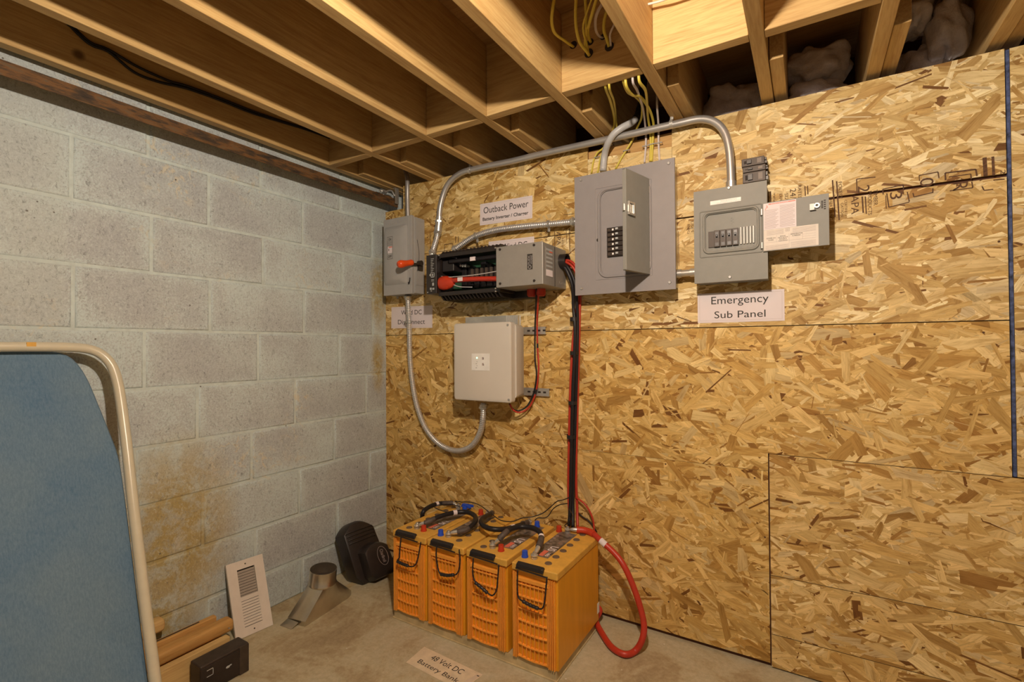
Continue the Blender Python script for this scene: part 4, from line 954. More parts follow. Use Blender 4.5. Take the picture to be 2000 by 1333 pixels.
# rigid conduit with bent ends over the panels
P = pxpath([(857, 436, -.045), (861, 398, -.045), (874, 362, -.045), (899, 339, -.045), (934, 328.5, -.045), (1000, 315, -.045), (1060, 300.5, -.045), (1180, 274, -.045), (1260, 256, -.045), (1320, 242.5, -.045), (1367, 233, -.045), (1396, 239, -.045), (1415, 259, -.045), (1424, 292, -.045), (1427, 330, -.045), (1428, 364, -.045)], step=0.012)
t = thing('rigid_conduit', 'long rigid steel conduit bent down at both ends over the panels', 'conduit', P[0])
MB().tube(P, 0.0137, n=16).build('pipe', M['conduit'], t, smooth='all')
MB().cyl(P[-1]+V((0, 0, -0.004)), P[-1]+V((0, 0, 0.016)), 0.0175, n=18).build('connector', M['galv'], t)
d0 = (P[0]-P[1]).normalized()
cn = MB().cyl(P[0]-d0*0.03, P[0]+d0*0.02, 0.0165, n=18).cyl(P[0]+d0*0.020, P[0]+d0*0.044, 0.0185, n=18).cyl(P[0]-d0*0.012, P[0]-d0*0.004, 0.020, n=6); cn.build('coupling', M['galv'], t)
for (a, bq) in ((918, 333), (1312, 243)):
    p = on(a, bq, 1, -0.045); d = (on(a+20, bq-4.5, 1, -0.045)-p).normalized(); strap(t, p, -d, 0.0137)
flex([(855, 452, -.046), (853, 466, -.06), (848, 482, -.085), (843, 500, -.105)], 0.013, 'flexible_conduit', 'short flexible steel conduit dropping into the inverter from the bent pipe')
flex([(886, 489, -.045), (903, 477, -.042), (926, 463, -.04), (962, 451, -.04), (1010, 444, -.04), (1065, 439, -.04), (1128, 433, -.05)], 0.0135, 'flexible_conduit', 'flexible steel conduit running from the inverter to the large panel', strap_at=(0.22, 0.80))
flex([(796.5, 577, -.05), (797.5, 600, -.035), (799.5, 640, -.025), (801, 700, -.022), (806, 750, -.022), (815, 795, -.022), (832, 838, -.022), (858, 868, -.022), (890, 881, -.026), (918, 874, -.04), (936, 850, -.055), (943, 820, -.075), (944, 787, -.08)], 0.0135, 'flexible_conduit', 'flexible steel conduit hanging in a loop below the switch box', strap_at=(0.11,))
# pipe stub above the switch
P = [on(797, 420, 1, -0.05), on(796, 392, 1, -0.05), on(795.5, 352, 1, -0.05), on(792, 335, 1, -0.02), on(786, 318, 1, 0.03)]
P[0].z = 1.762
t = thing('rigid_conduit', 'short rigid steel pipe rising from the switch box to the joists', 'conduit', P[0])
MB().tube(smooth_path(P, .01), 0.0112, n=14).build('pipe', M['conduit'], t, smooth='all')
# nipple between panels
t = thing('conduit_nipple', 'short steel nipple joining the two grey breaker panels', 'conduit', (1.58, -0.045, 1.372))
MB().cyl((1.5446, -0.045, 1.372), (1.6236, -0.045, 1.372), 0.0125, n=18).build('pipe', M['galv'], t, smooth=True)
for x in (1.5446, 1.598): MB().cyl((x, -0.045, 1.372), (x+0.022, -0.045, 1.372), 0.0155, n=18).cyl((x+0.01, -0.062, 1.372), (x+0.01, -0.058, 1.372), 0.003, n=8).build('coupling', M['galv'], t)

# ================================================================== CABLES
def cable(pts, r, mat, name, label, cat='cable', group=None, flat=1.0, y=None, bands=(), world=False, n=10, step=0.01):
    P = smooth_path(pts, step) if world else pxpath(pts, y, step)
    t = thing(name, label, cat, P[0], group)
    MB().tube(P, r, n=n, flat=flat).build('sheath', M[mat], t, smooth='all')
    for f, L, bm, nm in bands:
        i = max(1, min(len(P)-2, int(f*(len(P)-1)))); p = P[i]; d = (P[i+1]-P[i-1]).normalized()
        j = i
        Q = [P[j]]; 
        while j < len(P)-1 and (P[j]-P[i]).length < L: j += 1; Q.append(P[j])
        if len(Q) < 2: Q = [p, p+d*L]
        MB().tube(Q, r*1.12, n=n).build(nm, M[bm], t, smooth=True)
    return t, P
# battery cables running down the wall from the bushing
yB = -0.028
cable([(1099, 513, -.052), (1112, 527, -.052), (1123, 556, -.045), (1127, 600, -.030), (1128, 640, -.024), (1127, 700, -.024), (1124, 800, -.022), (1121, 900, -.022), (1119, 980, -.026), (1119, 1031, -.060)], 0.0072, 'rubber', 'battery_cable', 'thick black cable at right of the wall bundle down to the batteries', group='cables from cable box to batteries')
cable([(1097, 514, -.060), (1108, 531, -.060), (1118, 560, -.052), (1120, 600, -.034), (1123, 640, -.040), (1122, 700, -.040), (1119, 760, -.038), (1116, 880, -.036), (1114, 980, -.036), (1111, 1028, -.055)], 0.0070, 'rubber', 'battery_cable', 'thick black cable at left of the wall bundle down to the batteries', group='cables from cable box to batteries')
cable([(1101, 511, -.044), (1116, 519, -.042), (1127, 540, -.036), (1129, 580, -.018), (1124, 620, -.018), (1118, 680, -.020), (1114, 760, -.022), (1111, 880, -.022), (1111, 985, -.022), (1122, 1036, -.052)], 0.0056, 'redcable', 'battery_cable', 'red cable inside the wall bundle beside the thick black cables', group='cables from cable box to batteries')
cable([(1101, 508, -.036), (1118, 513, -.034), (1130, 536, -.030), (1133, 580, -.012), (1132, 612, -.010), (1130, 700, -.010), (1127, 820, -.010), (1125, 930, -.010), (1127, 990, -.018), (1128, 1031, -.050)], 0.0058, 'redcable', 'battery_cable', 'bright red cable at far right of the wall bundle', group='cables from cable box to batteries')
for (a, bq) in ((1125, 690), (1122, 787), (1119, 853), (1125, 624)):
    p = on(a-3, bq, 1, -0.024); mb = MB(); R = []
    for z in (-0.008, 0.008): R.append([p+V((0.0185*math.cos(2*PI*k/14), 0.0225*math.sin(2*PI*k/14), z)) for k in range(14)])
    mb.rings(R, cap=False); R2 = [[q+(q-p)*(-0.06)*V((1, 1, 0)).length*0.5 for q in r] for r in R]
    o = mb.build('cable_tie', M['black'], None, smooth=True, base=p)
    tag(o, {690: 'black tape band below middle of the cable bundle', 787: 'black tape band on the cable bundle level with the beige enclosure bottom', 853: 'lowest black tape band on the cable bundle', 624: 'top black tape band on the cable bundle'}[bq], 'cable tie', 'tape bands around the battery cable bundle')
# thin pair below the cable box to the controller
cable([(1052, 563, -.10), (1051, 590, -.07), (1049, 630, -.030), (1050, 680, -.022), (1052, 720, -.022), (1047, 765, -.022), (1034, 795, -.03), (1016, 806, -.05), (1003, 802, -.07), (996, 790, -.08)], 0.0038, 'redcable', 'thin_cable', 'thin red wire curving from the cable box down to the beige enclosure', bands=((0.40, 0.012, 'black', 'tape'), (0.72, 0.012, 'black', 'tape')))
cable([(1048, 563, -.10), (1047, 590, -.07), (1045, 640, -.022), (1045, 700, -.018), (1048, 730, -.018), (1043, 765, -.02), (1030, 793, -.03), (1012, 803, -.05), (1000, 798, -.07), (995, 789, -.08)], 0.0035, 'rubber', 'thin_cable', 'thin black wire curving from the cable box down to the beige enclosure', bands=((0.40, 0.012, 'black', 'tape'), (0.83, 0.014, 'black', 'tape')))
# house wiring (yellow and white) in the joist bay
q2 = lambda a, bq: (1040+a*.15, bq*.15)
q3 = lambda a, bq: (1120+a*.135, 160+bq*.135)
G = 'house wires in the joist bay'
def bay(lst, label, mat='yellow', r=0.0048):
    pts = [(*q2(a, bq), y) for a, bq, y in lst]; cable(pts, r, mat, 'house_wire', label, 'wire', G, flat=0.62)
bay([(290, -60, -.60), (262, 120, -.60), (250, 280, -.58), (290, 430, -.54), (420, 530, -.48), (535, 610, -.425)], 'leftmost yellow wire bending to its own hole in the blocking')
bay([(570, -60, -.58), (560, 200, -.56), (575, 400, -.53), (620, 560, -.48), (690, 650, -.455), (742, 722, -.425)], 'yellow wire hanging second from the left over the lowest hole')
bay([(683, -60, -.56), (700, 200, -.53), (700, 420, -.50), (685, 560, -.46), (718, 680, -.44), (738, 722, -.422)], 'straight yellow wire entering the lowest blocking hole')
bay([(790, -60, -.58), (720, 130, -.56), (665, 300, -.54), (665, 420, -.52), (705, 560, -.46), (735, 715, -.428)], 'yellow wire crossing behind its neighbours in the joist bay')
bay([(845, -60, -.58), (770, 200, -.55), (722, 380, -.50), (735, 490, -.45), (758, 550, -.425)], 'yellow wire entering the small middle hole')
bay([(930, 20, -.52), (870, 110, -.52), (822, 240, -.50), (825, 390, -.47), (870, 470, -.44), (915, 492, -.424)], 'pinkish white wire curving into the upper right hole', 'whitecable')
bay([(990, 60, -.50), (935, 260, -.48), (930, 400, -.46), (965, 500, -.44), (998, 610, -.424)], 'yellow wire at right entering the right hole')
bay([(1110, 220, -.46), (1050, 350, -.46), (1012, 440, -.45), (1015, 520, -.44), (1022, 600, -.424)], 'thin pinkish wire beside the right joist', 'whitecable', 0.0032)
def down(lst, label, mat='yellow', r=0.0048, flat=0.62):
    pts = [on(*q3(a, bq), 1, y) for a, bq, y in lst]
    pts = [pts[0]+V((0, 0.01, 0.13)), pts[0]+V((0, 0.004, 0.06))]+pts
    cable(pts, r, mat, 'house_wire', label, 'wire', 'house wires dropping into the large panel', flat=flat, world=True)
down([(462, 60, -.375), (530, 260, -.25), (585, 480, -.12), (590, 640, -.05), (535, 760, -.020), (440, 950, -.008), (345, 1030, -.007), (290, 1150, -.007), (262, 1320, -.007)], 'leftmost yellow wire dropping into the large panel')
down([(520, 90, -.375), (585, 280, -.22), (612, 520, -.08), (622, 690, -.020), (560, 800, -.012), (430, 1000, -.007), (385, 1120, -.007), (350, 1320, -.007)], 'pale yellow wire just right of the leftmost one above the panel', 'yellow', 0.004)
down([(720, -30, -.375), (790, 150, -.28), (900, 215, -.22), (990, 330, -.15), (985, 520, -.07), (915, 680, -.018), (850, 850, -.008), (765, 990, -.007), (690, 1110, -.007), (610, 1260, -.007)], 'yellow wire slanting down left under the rigid conduit')
down([(760, 40, -.375), (850, 190, -.30), (960, 210, -.25), (1050, 320, -.17), (1120, 450, -.10), (1158, 600, -.035), (1155, 720, -.012), (1148, 890, -.007), (1132, 1150, -.007)], 'yellow wire at right of the stapled pair')
down([(950, -20, -.375), (1040, 120, -.30), (1065, 300, -.20), (1075, 480, -.10), (1095, 620, -.035), (1112, 720, -.012), (1118, 890, -.007), (1112, 1150, -.007)], 'yellow wire at left of the stapled pair')
down([(860, 0, -.375), (920, 120, -.30), (985, 300, -.2), (1020, 450, -.11), (1040, 640, -.03), (1048, 760, -.010), (1048, 920, -.007), (1028, 1170, -.007)], 'white wire left of the stapled yellow pair', 'whitecable', 0.004)
down([(1210, 340, -.12), (1226, 560, -.05), (1232, 700, -.014), (1232, 880, -.007), (1245, 1140, -.007)], 'white wire at far right above the large panel', 'whitecable', 0.004)
for (a, bq) in ((1045, 925), (1132, 900), (1232, 882), (762, 992), (342, 1090)):
    p = on(*q3(a, bq), 1, -0.0125)
    tt = MB().box(p+V((-0.013, -0.001, -0.002)), p+V((0.013, 0.001, 0.002))).box(p+V((-0.013, 0.001, -0.002)), p+V((-0.011, 0.0120, 0.002))).box(p+V((0.011, 0.001, -0.002)), p+V((0.013, 0.0120, 0.002)))
    o = tt.build('cable_staple', M['galv'], None, base=p)
    tag(o, {1045: 'staple over the white wire left of the yellow pair', 1132: 'staple over the yellow wire pair above large panel', 1232: 'staple over the far right white wire', 762: 'staple on the slanting yellow wire', 342: 'staple on the leftmost yellow wire'}[a], 'staple', 'staples holding house wires')
P0 = [on(*q3(a, bq), 1, y) for a, bq, y in ((985, 300, .02), (955, 400, .0), (925, 500, -.02), (840, 590, -.05), (700, 665, -.068), (580, 760, -.072), (505, 880, -.06), (460, 1010, -.035), (440, 1130, -.024), (428, 1290, -.024))]
P0 = [P0[0]+V((0.01, 0.03, 0.15)), P0[0]+V((0.004, 0.01, 0.07))]+P0
t, P = cable(P0, 0.0135, 'greypvc', 'service_cable', 'thick grey service cable curving over the rigid conduit into the large panel', n=14, world=True)
MB().tube(P[:26], 0.0150, n=12, rf=lambda i: 1.0 if i % 2 else 0.92).build('armoured_end', M['rubber'], t, smooth='all')
# loose cable on top of the blocking at the upper edge
cable([(1240, 12, -.47), (1262, 9, -.46), (1290, 2, -.46), (1312, -6, -.47), (1350, -22, -.48)], 0.0055, 'cream', 'house_wire', 'cream wire end poking out above the bright blocking', 'wire', None, flat=0.6)
# black cables clipped in the first bay, on the second joist side
K = [(130, 40), (175, 82), (212, 97), (268, 130), (330, 158), (365, 168), (430, 192), (490, 216), (545, 235), (600, 252), (650, 270)]
cable([on(a, bq, 0, 0.0745) for a, bq in K], 0.0045, 'rubber', 'clipped_cable', 'upper black cable clipped in the dark bay by the block wall', group='black cables in the first joist bay', world=True)
K2 = [(130, 44), (175, 86), (212, 101), (262, 141), (310, 160), (365, 173), (430, 196), (490, 220), (545, 237), (600, 254), (650, 272)]
cable([on(a, bq, 0, 0.0745) for a, bq in K2], 0.0045, 'rubber', 'clipped_cable', 'lower black cable sagging in the dark bay by the block wall', group='black cables in the first joist bay', world=True)

# ================================================================== BATTERIES
BW, BD, BH = 0.177, 0.372, 0.343
BY0 = -0.455; BZ = 0.022
tr = MB().box((0.505, -0.443, 0.0005), (1.242, -0.078, 0.034)).box((0.500, -0.448, 0.0005), (1.246, -0.070, 0.004))
o = tr.build('battery_tray', M['tray'], None, base=(0.88, -0.265, 0.0)); tag(o, 'low tan platform under the four orange batteries', 'tray')
def battery(x0, vents_right, frontcap, label, rope, grip):
    t = thing('battery', label, 'battery', (x0+BW/2, BY0+BD/2, 0.0345), 'orange batteries in the bank')
    z0 = 0.0345; zl = 0.335; zt = 0.362
    c = MB().box((x0+0.003, BY0+0.010, z0), (x0+BW-0.003, BY0+BD-0.004, zl))
    c.build('case', M['orange_side'], t, bevel=0.004)
    ld = MB().box((x0, BY0, zl+0.0005), (x0+BW, BY0+BD, zt)).build('lid', M['orange_lid'], t, bevel=0.005, seg=3)
    # front grille: curved horizontal ribs and upright ribs over a recessed field
    g = MB(); gx0, gx1, gz0, gz1 = x0+0.024, x0+BW-0.040, z0+0.008, 0.300
    yf = BY0+0.010
    for k in range(8):
        x = gx0+(gx1-gx0)*k/7; g.box((x-0.0013, yf-0.0075, gz0), (x+0.0013, yf+0.001, gz1))
    for j in range(7):
        z = gz1-0.006-j*0.041
        n_ = 6
        for k in range(n_):
            u0, u1 = k/n_, (k+1)/n_; b0 = -0.004*math.sin(PI*u0)*(0.2+j/6); b1 = -0.004*math.sin(PI*u1)*(0.2+j/6)
            xa, xb = gx0+(gx1-gx0)*u0, gx0+(gx1-gx0)*u1
            g.hexa([(xa, yf-0.0085, z-0.0018+b0), (xb, yf-0.0085, z-0.0018+b1), (xb, yf+0.001, z-0.0018+b1), (xa, yf+0.001, z-0.0018+b0)],
                   [(xa, yf-0.0085, z+0.0018+b0), (xb, yf-0.0085, z+0.0018+b1), (xb, yf+0.001, z+0.0018+b1), (xa, yf+0.001, z+0.0018+b0)])
    g.build('grille', M['orange_rib'], t)
    s_ = MB()
    for dx in (0.005, 0.010, 0.016, BW-0.035, BW-0.029, BW-0.022, BW-0.014): s_.box((x0+dx-0.0016, yf-0.008, z0+0.003), (x0+dx+0.0016, yf+0.001, zl-0.004))
    s_.build('corner_ribs', M['orange_rib'], t)
    MB().box((x0+0.018, yf-0.0095, 0.302), (x0+BW-0.034, yf+0.001, 0.316)).build('cross_bar', M['orange_rib'], t, bevel=0.002)
    # moulded hand grip on the upper edge
    hb = [(x0+0.022, BY0-0.006, 0.352), (x0+BW-0.048, BY0-0.006, 0.352)]
    mb = MB(); mb.hexa([(hb[0][0], BY0-0.010, 0.351), (hb[1][0], BY0-0.010, 0.351), (hb[1][0], BY0+0.008, 0.3622), (hb[0][0], BY0+0.008, 0.3622)],
                       [(hb[0][0]+0.003, BY0-0.009, 0.366), (hb[1][0]-0.003, BY0-0.009, 0.366), (hb[1][0]-0.003, BY0+0.006, 0.370), (hb[0][0]+0.003, BY0+0.006, 0.370)])
    mb.build('edge_grip', M['black'], t, bevel=0.003)
    MB().cyl((x0+0.022, BY0-0.008, 0.349), (x0+BW-0.034, BY0-0.008, 0.344), 0.0025, n=8).build('grip_pin', M['black'], t)
    # rope handle hanging on the front
    P = pxpath([(a, bq, BY0-0.008-0.012*math.sin(PI*i/(len(rope)-1))) for i, (a, bq) in enumerate(rope)], step=0.004)
    ro = MB().tube(P, 0.0026, n=8, rf=lambda i: 1.0+0.12*math.sin(i*1.9)).build('rope_handle', M['rubber'], t, smooth='all')
    G_ = pxpath([(a, bq, BY0-0.020) for a, bq in grip], step=0.003)
    MB().tube(G_, 0.0062, n=10, rf=lambda i: 1.0 if i % 4 < 3 else 0.82).build('rope_grip', M['black'], ro, smooth='all')
    # vent caps
    vx = x0+(BW-0.060 if vents_right else 0.043)
    for k in range(6):
        y = BY0+0.052+k*0.0588
        vc = MB().cyl((vx, y, zt+0.0002), (vx, y, zt+0.0025), 0.0128, 0.0118, n=18).build('vent_cap', M['vent'], ld, smooth=True)
    # printed label
    lx0, lx1 = (x0+0.028, x0+0.098) if vents_right else (x0+0.072, x0+0.150)
    lb = MB().box((lx0, BY0+0.085, zt+0.0002), (lx1, BY0+0.335, zt+0.0010)).build('top_label', M['batlabel'], t)
    zz = zt+0.0012
    r_, u_ = V((0, 1, 0)), V((-1, 0, 0))
    lc = (lx0+lx1)/2
    sgn = 1
    text('US', ((lx1-0.020, BY0+0.165, zz), V((0, -1, 0)), V((1, 0, 0))), 0.042, 0.030, M['paper'], lb, bold=True)
    text('185', ((lx1-0.014, BY0+0.112, zz), V((0, -1, 0)), V((1, 0, 0))), 0.030, 0.012, M['paper'], lb, bold=True)
    MB().poly([(lx1-0.042, BY0+0.092, zz), (lx1-0.024, BY0+0.092, zz), (lx1-0.024, BY0+0.140, zz), (lx1-0.042, BY0+0.140, zz)]).build('red_patch', M['pink'], lb)
    for k in range(4): MB().ring((lx0+0.010, BY0+0.20+0.028*k, zz-0.0001), (lx0+0.010, BY0+0.20+0.028*k, zz+0.0003), 0.005, 0.0035, n=10).build('symbol', M['greyink'], lb)
    # terminals with coloured covers
    tx = x0+(0.058 if vents_right else 0.078); cx = x0+(0.022 if vents_right else 0.118)
    for y, cc in ((BY0+0.060, frontcap), (BY0+BD-0.038, 'bluecap' if frontcap == 'redcap' else 'redcap')):
        tm = MB().cyl((tx, y, zt+0.0002), (tx, y, zt+0.008), 0.011, n=16).cyl((tx, y, zt+0.008), (tx, y, zt+0.026), 0.0048, n=10).cyl((tx, y, zt+0.0135), (tx, y, zt+0.020), 0.0085, n=6)
        tm.build('terminal', M['galv'], t)
        MB().cyl((cx, y-0.004, zt+0.0002), (cx, y-0.004, zt+0.004), 0.0125, n=16).cyl((cx, y-0.004, zt+0.004), (cx, y-0.004, zt+0.022), 0.0112, 0.0098, n=16).build('terminal_cover', M[cc], t, smooth=True)
    return tx
q7 = lambda a, bq: (740+a*.28, 960+bq*.28)
XB = [0.508, 0.693, 0.881, 1.077]
battery(XB[0], False, 'redcap', 'orange battery at left end of the bank beside the black housing', [q7(*p) for p in ((155, 322), (147, 400), (142, 465), (130, 488), (200, 522), (248, 520), (272, 465), (292, 356))], [q7(*p) for p in ((128, 490), (165, 508), (205, 522))])
battery(XB[1], True, 'bluecap', 'orange battery second from left in the bank, blue front cap', [q7(*p) for p in ((404, 378), (400, 440), (410, 530), (430, 578), (470, 588), (530, 585), (556, 555), (566, 480), (560, 406))], [q7(*p) for p in ((432, 580), (475, 588), (522, 584))])
battery(XB[2], False, 'redcap', 'orange battery third from left in the bank, red front cap', [q7(*p) for p in ((658, 468), (655, 560), (668, 625), (710, 672), (755, 708), (792, 728), (820, 690), (830, 600), (836, 512))], [q7(*p) for p in ((672, 638), (712, 670), (756, 710))])
battery(XB[3], True, 'bluecap', 'orange battery at right end of the bank with exposed long side', [q7(*p) for p in ((968, 552), (966, 650), (972, 735), (1002, 768), (1055, 795), (1110, 820), (1145, 812), (1160, 730), (1172, 600))], [q7(*p) for p in ((1004, 768), (1056, 796), (1112, 820))])
# small sticker on the right side at the back
o = MB().box((1.2512, -0.105, 0.065), (1.2518, -0.085, 0.105)).build('side_sticker', M['white'], bpy.data.objects['battery.003'])
# jumper cables
def lug(t, p, q):
    p = V(p); q = V(q); d = (p-q).normalized()
    MB().ring(p+V((0, 0, -0.002)), p+V((0, 0, 0.0015)), 0.0125, 0.0050, n=18).build('ring_lug', M['chrome'], t)
    MB().tube([p+d*(-0.010), p+d*(-0.022), q], 0.0085, n=12, rf=lambda i: (0.55, 0.95, 1.0)[i]).build('lug_barrel', M['chrome'], t, smooth=True)
def jumper(pts, label, e0=True, e1=True, r=0.0098, tags=(0.3,)):
    P = smooth_path(pts, 0.008); t = thing('jumper_cable', label, 'cable', P[0], 'black jumper cables across the batteries')
    A = P[:]
    n0 = 4 if e0 else 0; n1 = 4 if e1 else 0
    MB().tube(A[n0:len(A)-n1], r, n=12).build('sheath', M['rubber'], t, smooth='all')
    if e0: lug(t, A[0], A[n0]); MB().tube(A[n0:n0+6], r*1.15, n=12).build('heat_shrink', M['dusty'], t, smooth=True)
    if e1: lug(t, A[-1], A[-1-n1]); MB().tube(A[-n1-6:-n1], r*1.15, n=12).build('heat_shrink', M['dusty'], t, smooth=True)
    for f in tags:
        i = int(f*len(A)); MB().tube(A[i:i+3], r*1.1, n=12).build('paper_band', M['paper'], t, smooth=True)
zT = 0.375
tA = [XB[0]+0.078, XB[1]+0.058, XB[2]+0.078, XB[3]+0.058]
yFr, yBk = BY0+0.060, BY0+BD-0.038
q6 = lambda a, bq, z: on(780+a*.2, 960+bq*.2, 2, z)
jumper([(tA[0], yFr, zT), q6(268, 305, .388), q6(400, 245, .40), q6(540, 210, .40), q6(660, 205, .40), q6(738, 245, .40), q6(735, 310, .40), q6(660, 372, .392), q6(590, 395, .386), (tA[1], yFr, zT)], 'black jumper cable looping between the two left batteries at the front', tags=(0.34,))
jumper([(tA[1], yBk, zT), q6(905, 215, .385), q6(845, 245, .40), q6(800, 290, .405), q6(830, 345, .405), q6(920, 372, .405), q6(1040, 370, .40), q6(1150, 340, .395), q6(1230, 315, .388), (tA[2], yBk, zT)], 'black jumper cable curving between the middle batteries at the back', tags=(0.70,))
jumper([(tA[2], yFr, zT), q6(965, 490, .39), q6(1010, 430, .41), q6(1090, 370, .42), q6(1190, 347, .42), q6(1300, 360, .42), q6(1375, 405, .415), q6(1385, 470, .405), q6(1358, 545, .39), (tA[3], yFr, zT)], 'black jumper cable arching over the two right batteries at the front', tags=(0.72,))
jumper([(tA[0], yBk, zT), q6(560, 118, .385), q6(480, 118, .385), q6(380, 122, .38), q6(290, 155, .382), q6(235, 200, .378), (0.494, -0.262, 0.352), (0.488, -0.262, 0.30), (0.488, -0.23, 0.20)], 'black cable leaving the far left battery down behind the bank', e1=False, tags=(0.25,))
# sense wires
for lst, lab in (([(1660, 62, .52), (1600, 85, .50), (1540, 100, .48), (1470, 160, .44), (1400, 215, .41), (1300, 250, .40), (1200, 262, .395), (1110, 295, .39), (1000, 288, .385), (930, 245, .385), (870, 200, .385), (790, 140, .39), (700, 108, .39), (600, 105, .385), (540, 97, .385), (600, 128, .38)], 'thin black sense wire draped across all the battery tops'),
                 ([(1640, 120, .48), (1560, 135, .46), (1500, 175, .43), (1460, 235, .40), (1420, 262, .392), (1350, 262, .385), (1325, 285, .382)], 'thin black sense wire from the bundle to the third battery'),
                 ([(700, 170, .372), (620, 195, .372), (540, 202, .372), (470, 205, .375), (400, 185, .385), (345, 160, .385), (360, 140, .40), (440, 130, .40), (540, 135, .385), (590, 150, .38)], 'thin black wire looped on top of the left battery'),
                 ([(1660, 170, .50), (1690, 240, .44), (1660, 300, .40), (1615, 335, .375), (1632, 352, .382)], 'thin black wire dropping from the bundle to the right battery terminal')):
    cable([q6(*p) for p in lst], 0.0020, 'rubber', 'sense_wire', lab, 'wire', 'thin sense wires on the batteries', world=True, n=6)
cable([on(1124, 972, 1, -0.02), on(1140, 983, 1, -0.03), on(1152, 1000, 1, -0.03), on(1159, 1020, 1, -0.03), on(1160, 1045, 1, -0.035), on(1160, 1090, 1, -0.035)], 0.0038, 'redcable', 'thin_cable', 'thin red wire branching off the bundle behind the right battery', world=True)
cable([on(1127, 1000, 1, -0.012), on(1138, 1010, 1, -0.010), on(1152, 1020, 1, -0.010), on(1166, 1040, 1, -0.012)], 0.0025, 'rubber', 'thin_cable', 'thin dark wire behind the red branch wire', world=True, n=6)
# blue clip at the rear of the left battery
p = q6(665, 150, 0.38); t = thing('cable_clip', 'blue plastic clamp clipped on the rear terminal of the left batteries', 'clip', p)
for s_ in (-1, 1): MB().hexa([p+V((-0.030, 0.004*s_-0.004, -0.004)), p+V((0.026, 0.010*s_-0.003, -0.002)), p+V((0.026, 0.010*s_+0.003, -0.002)), p+V((-0.030, 0.004*s_+0.004, -0.004))], [p+V((-0.026, 0.004*s_-0.003, 0.010)), p+V((0.026, 0.010*s_-0.003, 0.008)), p+V((0.026, 0.010*s_+0.003, 0.008)), p+V((-0.026, 0.004*s_+0.003, 0.010))]).build('jaw', M['bluecap'], t, bevel=0.001)
# big red cable loop
q = [(tA[3], yBk, zT+0.002), on(1142, 1037, 2, 0.375), on(1158, 1043, 2, .372), (1.275, -0.125, 0.362), (1.335, -0.13, 0.325), on(1222, 1112, 1, -0.14), on(1243, 1163, 1, -0.14), on(1257, 1215, 1, -0.145), on(1255, 1248, 1, -0.16), on(1241, 1272, 2, 0.014), on(1221, 1279, 2, 0.0135), on(1196, 1266, 2, 0.0135), on(1176, 1238, 2, 0.016), on(1164, 1212, 2, 0.025), (1.235, -0.040, 0.05), (1.16, -0.030, 0.06)]
P = smooth_path(q, 0.008); t = thing('battery_cable', 'thick red cable looping from the right battery out over the floor', 'cable', P[0])
MB().tube(P[4:], 0.0112, n=16).build('sheath', M['redcable'], t, smooth='all')
lug(t, P[0], P[4]); MB().tube(P[4:14], 0.0132, n=14).build('heat_shrink', M['redcap'], t, smooth=True); MB().tube(P[18:22], 0.0122, n=14).build('paper_band', M['paper'], t, smooth=True)

# ================================================================== BLACK HOUSING in the corner
t = thing('motor_housing', 'black ribbed plastic housing with oval badge leaning in the corner', 'housing', (0.15, -0.27, 0.0))
# local frame: a = across (roughly +y), b = up along the leaning face, c = outward
A = V((0.10, 0.995, 0)).normalized(); Bv = V((-0.34, -0.12, 0.93)).normalized(); Cv = A.cross(Bv).normalized(); 
if Cv.x < 0: Cv = -Cv
O = V((0.196, -0.262, 0.004))
def HP(a, b_, c_): return O+A*a+Bv*b_+Cv*c_
def dome(w0, w1, h, arch, n=12):
    """outline: straight sides, arched top"""
    out = [(-w0*0.72, 0.0), (w0*0.72, 0.0), (w0, h*0.14)]
    for k in range(n+1):
        u = 1-2*k/n; out.append((w1*u, h-arch*u*u))
    out.append((-w0, h*0.14)); return out
mb = MB(); R = []
for c_, s_ in ((-0.070, 0.97), (-0.008, 1.0), (0.006, 0.96), (0.010, 0.90)):
    R.append([HP(a*s_, 0.125+(b_-0.125)*s_, c_) for a, b_ in dome(0.092, 0.084, 0.288, 0.045)])
mb.rings(R); mb.build('rear_shell', M['blackm'], t, smooth=True, angle=35)
for k in range(4):
    b_ = 0.246-k*0.0165; w = 0.074
    MB().tube([HP(-w, b_-0.008, 0.006), HP(-w*0.92, b_, 0.0115), HP(w*0.92, b_, 0.0115), HP(w, b_-0.008, 0.006)], 0.0034, n=8).build('rib', M['blackm'], t, smooth='all')
mb = MB(); R = []
for c_, s_ in ((0.002, 1.0), (0.045, 0.97), (0.058, 0.90), (0.062, 0.80)):
    R.append([HP(0.022+a*s_, 0.085+(b_-0.085)*s_, c_) for a, b_ in dome(0.076, 0.070, 0.172, 0.030)])
mb.rings(R); mb.build('front_hump', M['blackm'], t, smooth=True, angle=35)
cb = V((0.040, 0.098)); R1 = [HP(cb.x+0.027*math.cos(2*PI*k/28), cb.y+0.044*math.sin(2*PI*k/28), 0.0628) for k in range(29)]
bd = MB().tube(R1, 0.0008, n=6, cap=False).build('oval_badge', M['greyink'], t, smooth='all')
text('CharBroil', (HP(cb.x, cb.y, 0.0626), -Bv, A), 0.060, 0.017, M['greyink'], bd)
cd = smooth_path([HP(0.085, 0.06, 0.0), HP(0.115, 0.05, 0.015), HP(0.145, 0.06, 0.01), (0.40, -0.10, 0.05)], .01)
MB().tube(cd, 0.0045).build('power_cord', M['rubber'], t, smooth='all')

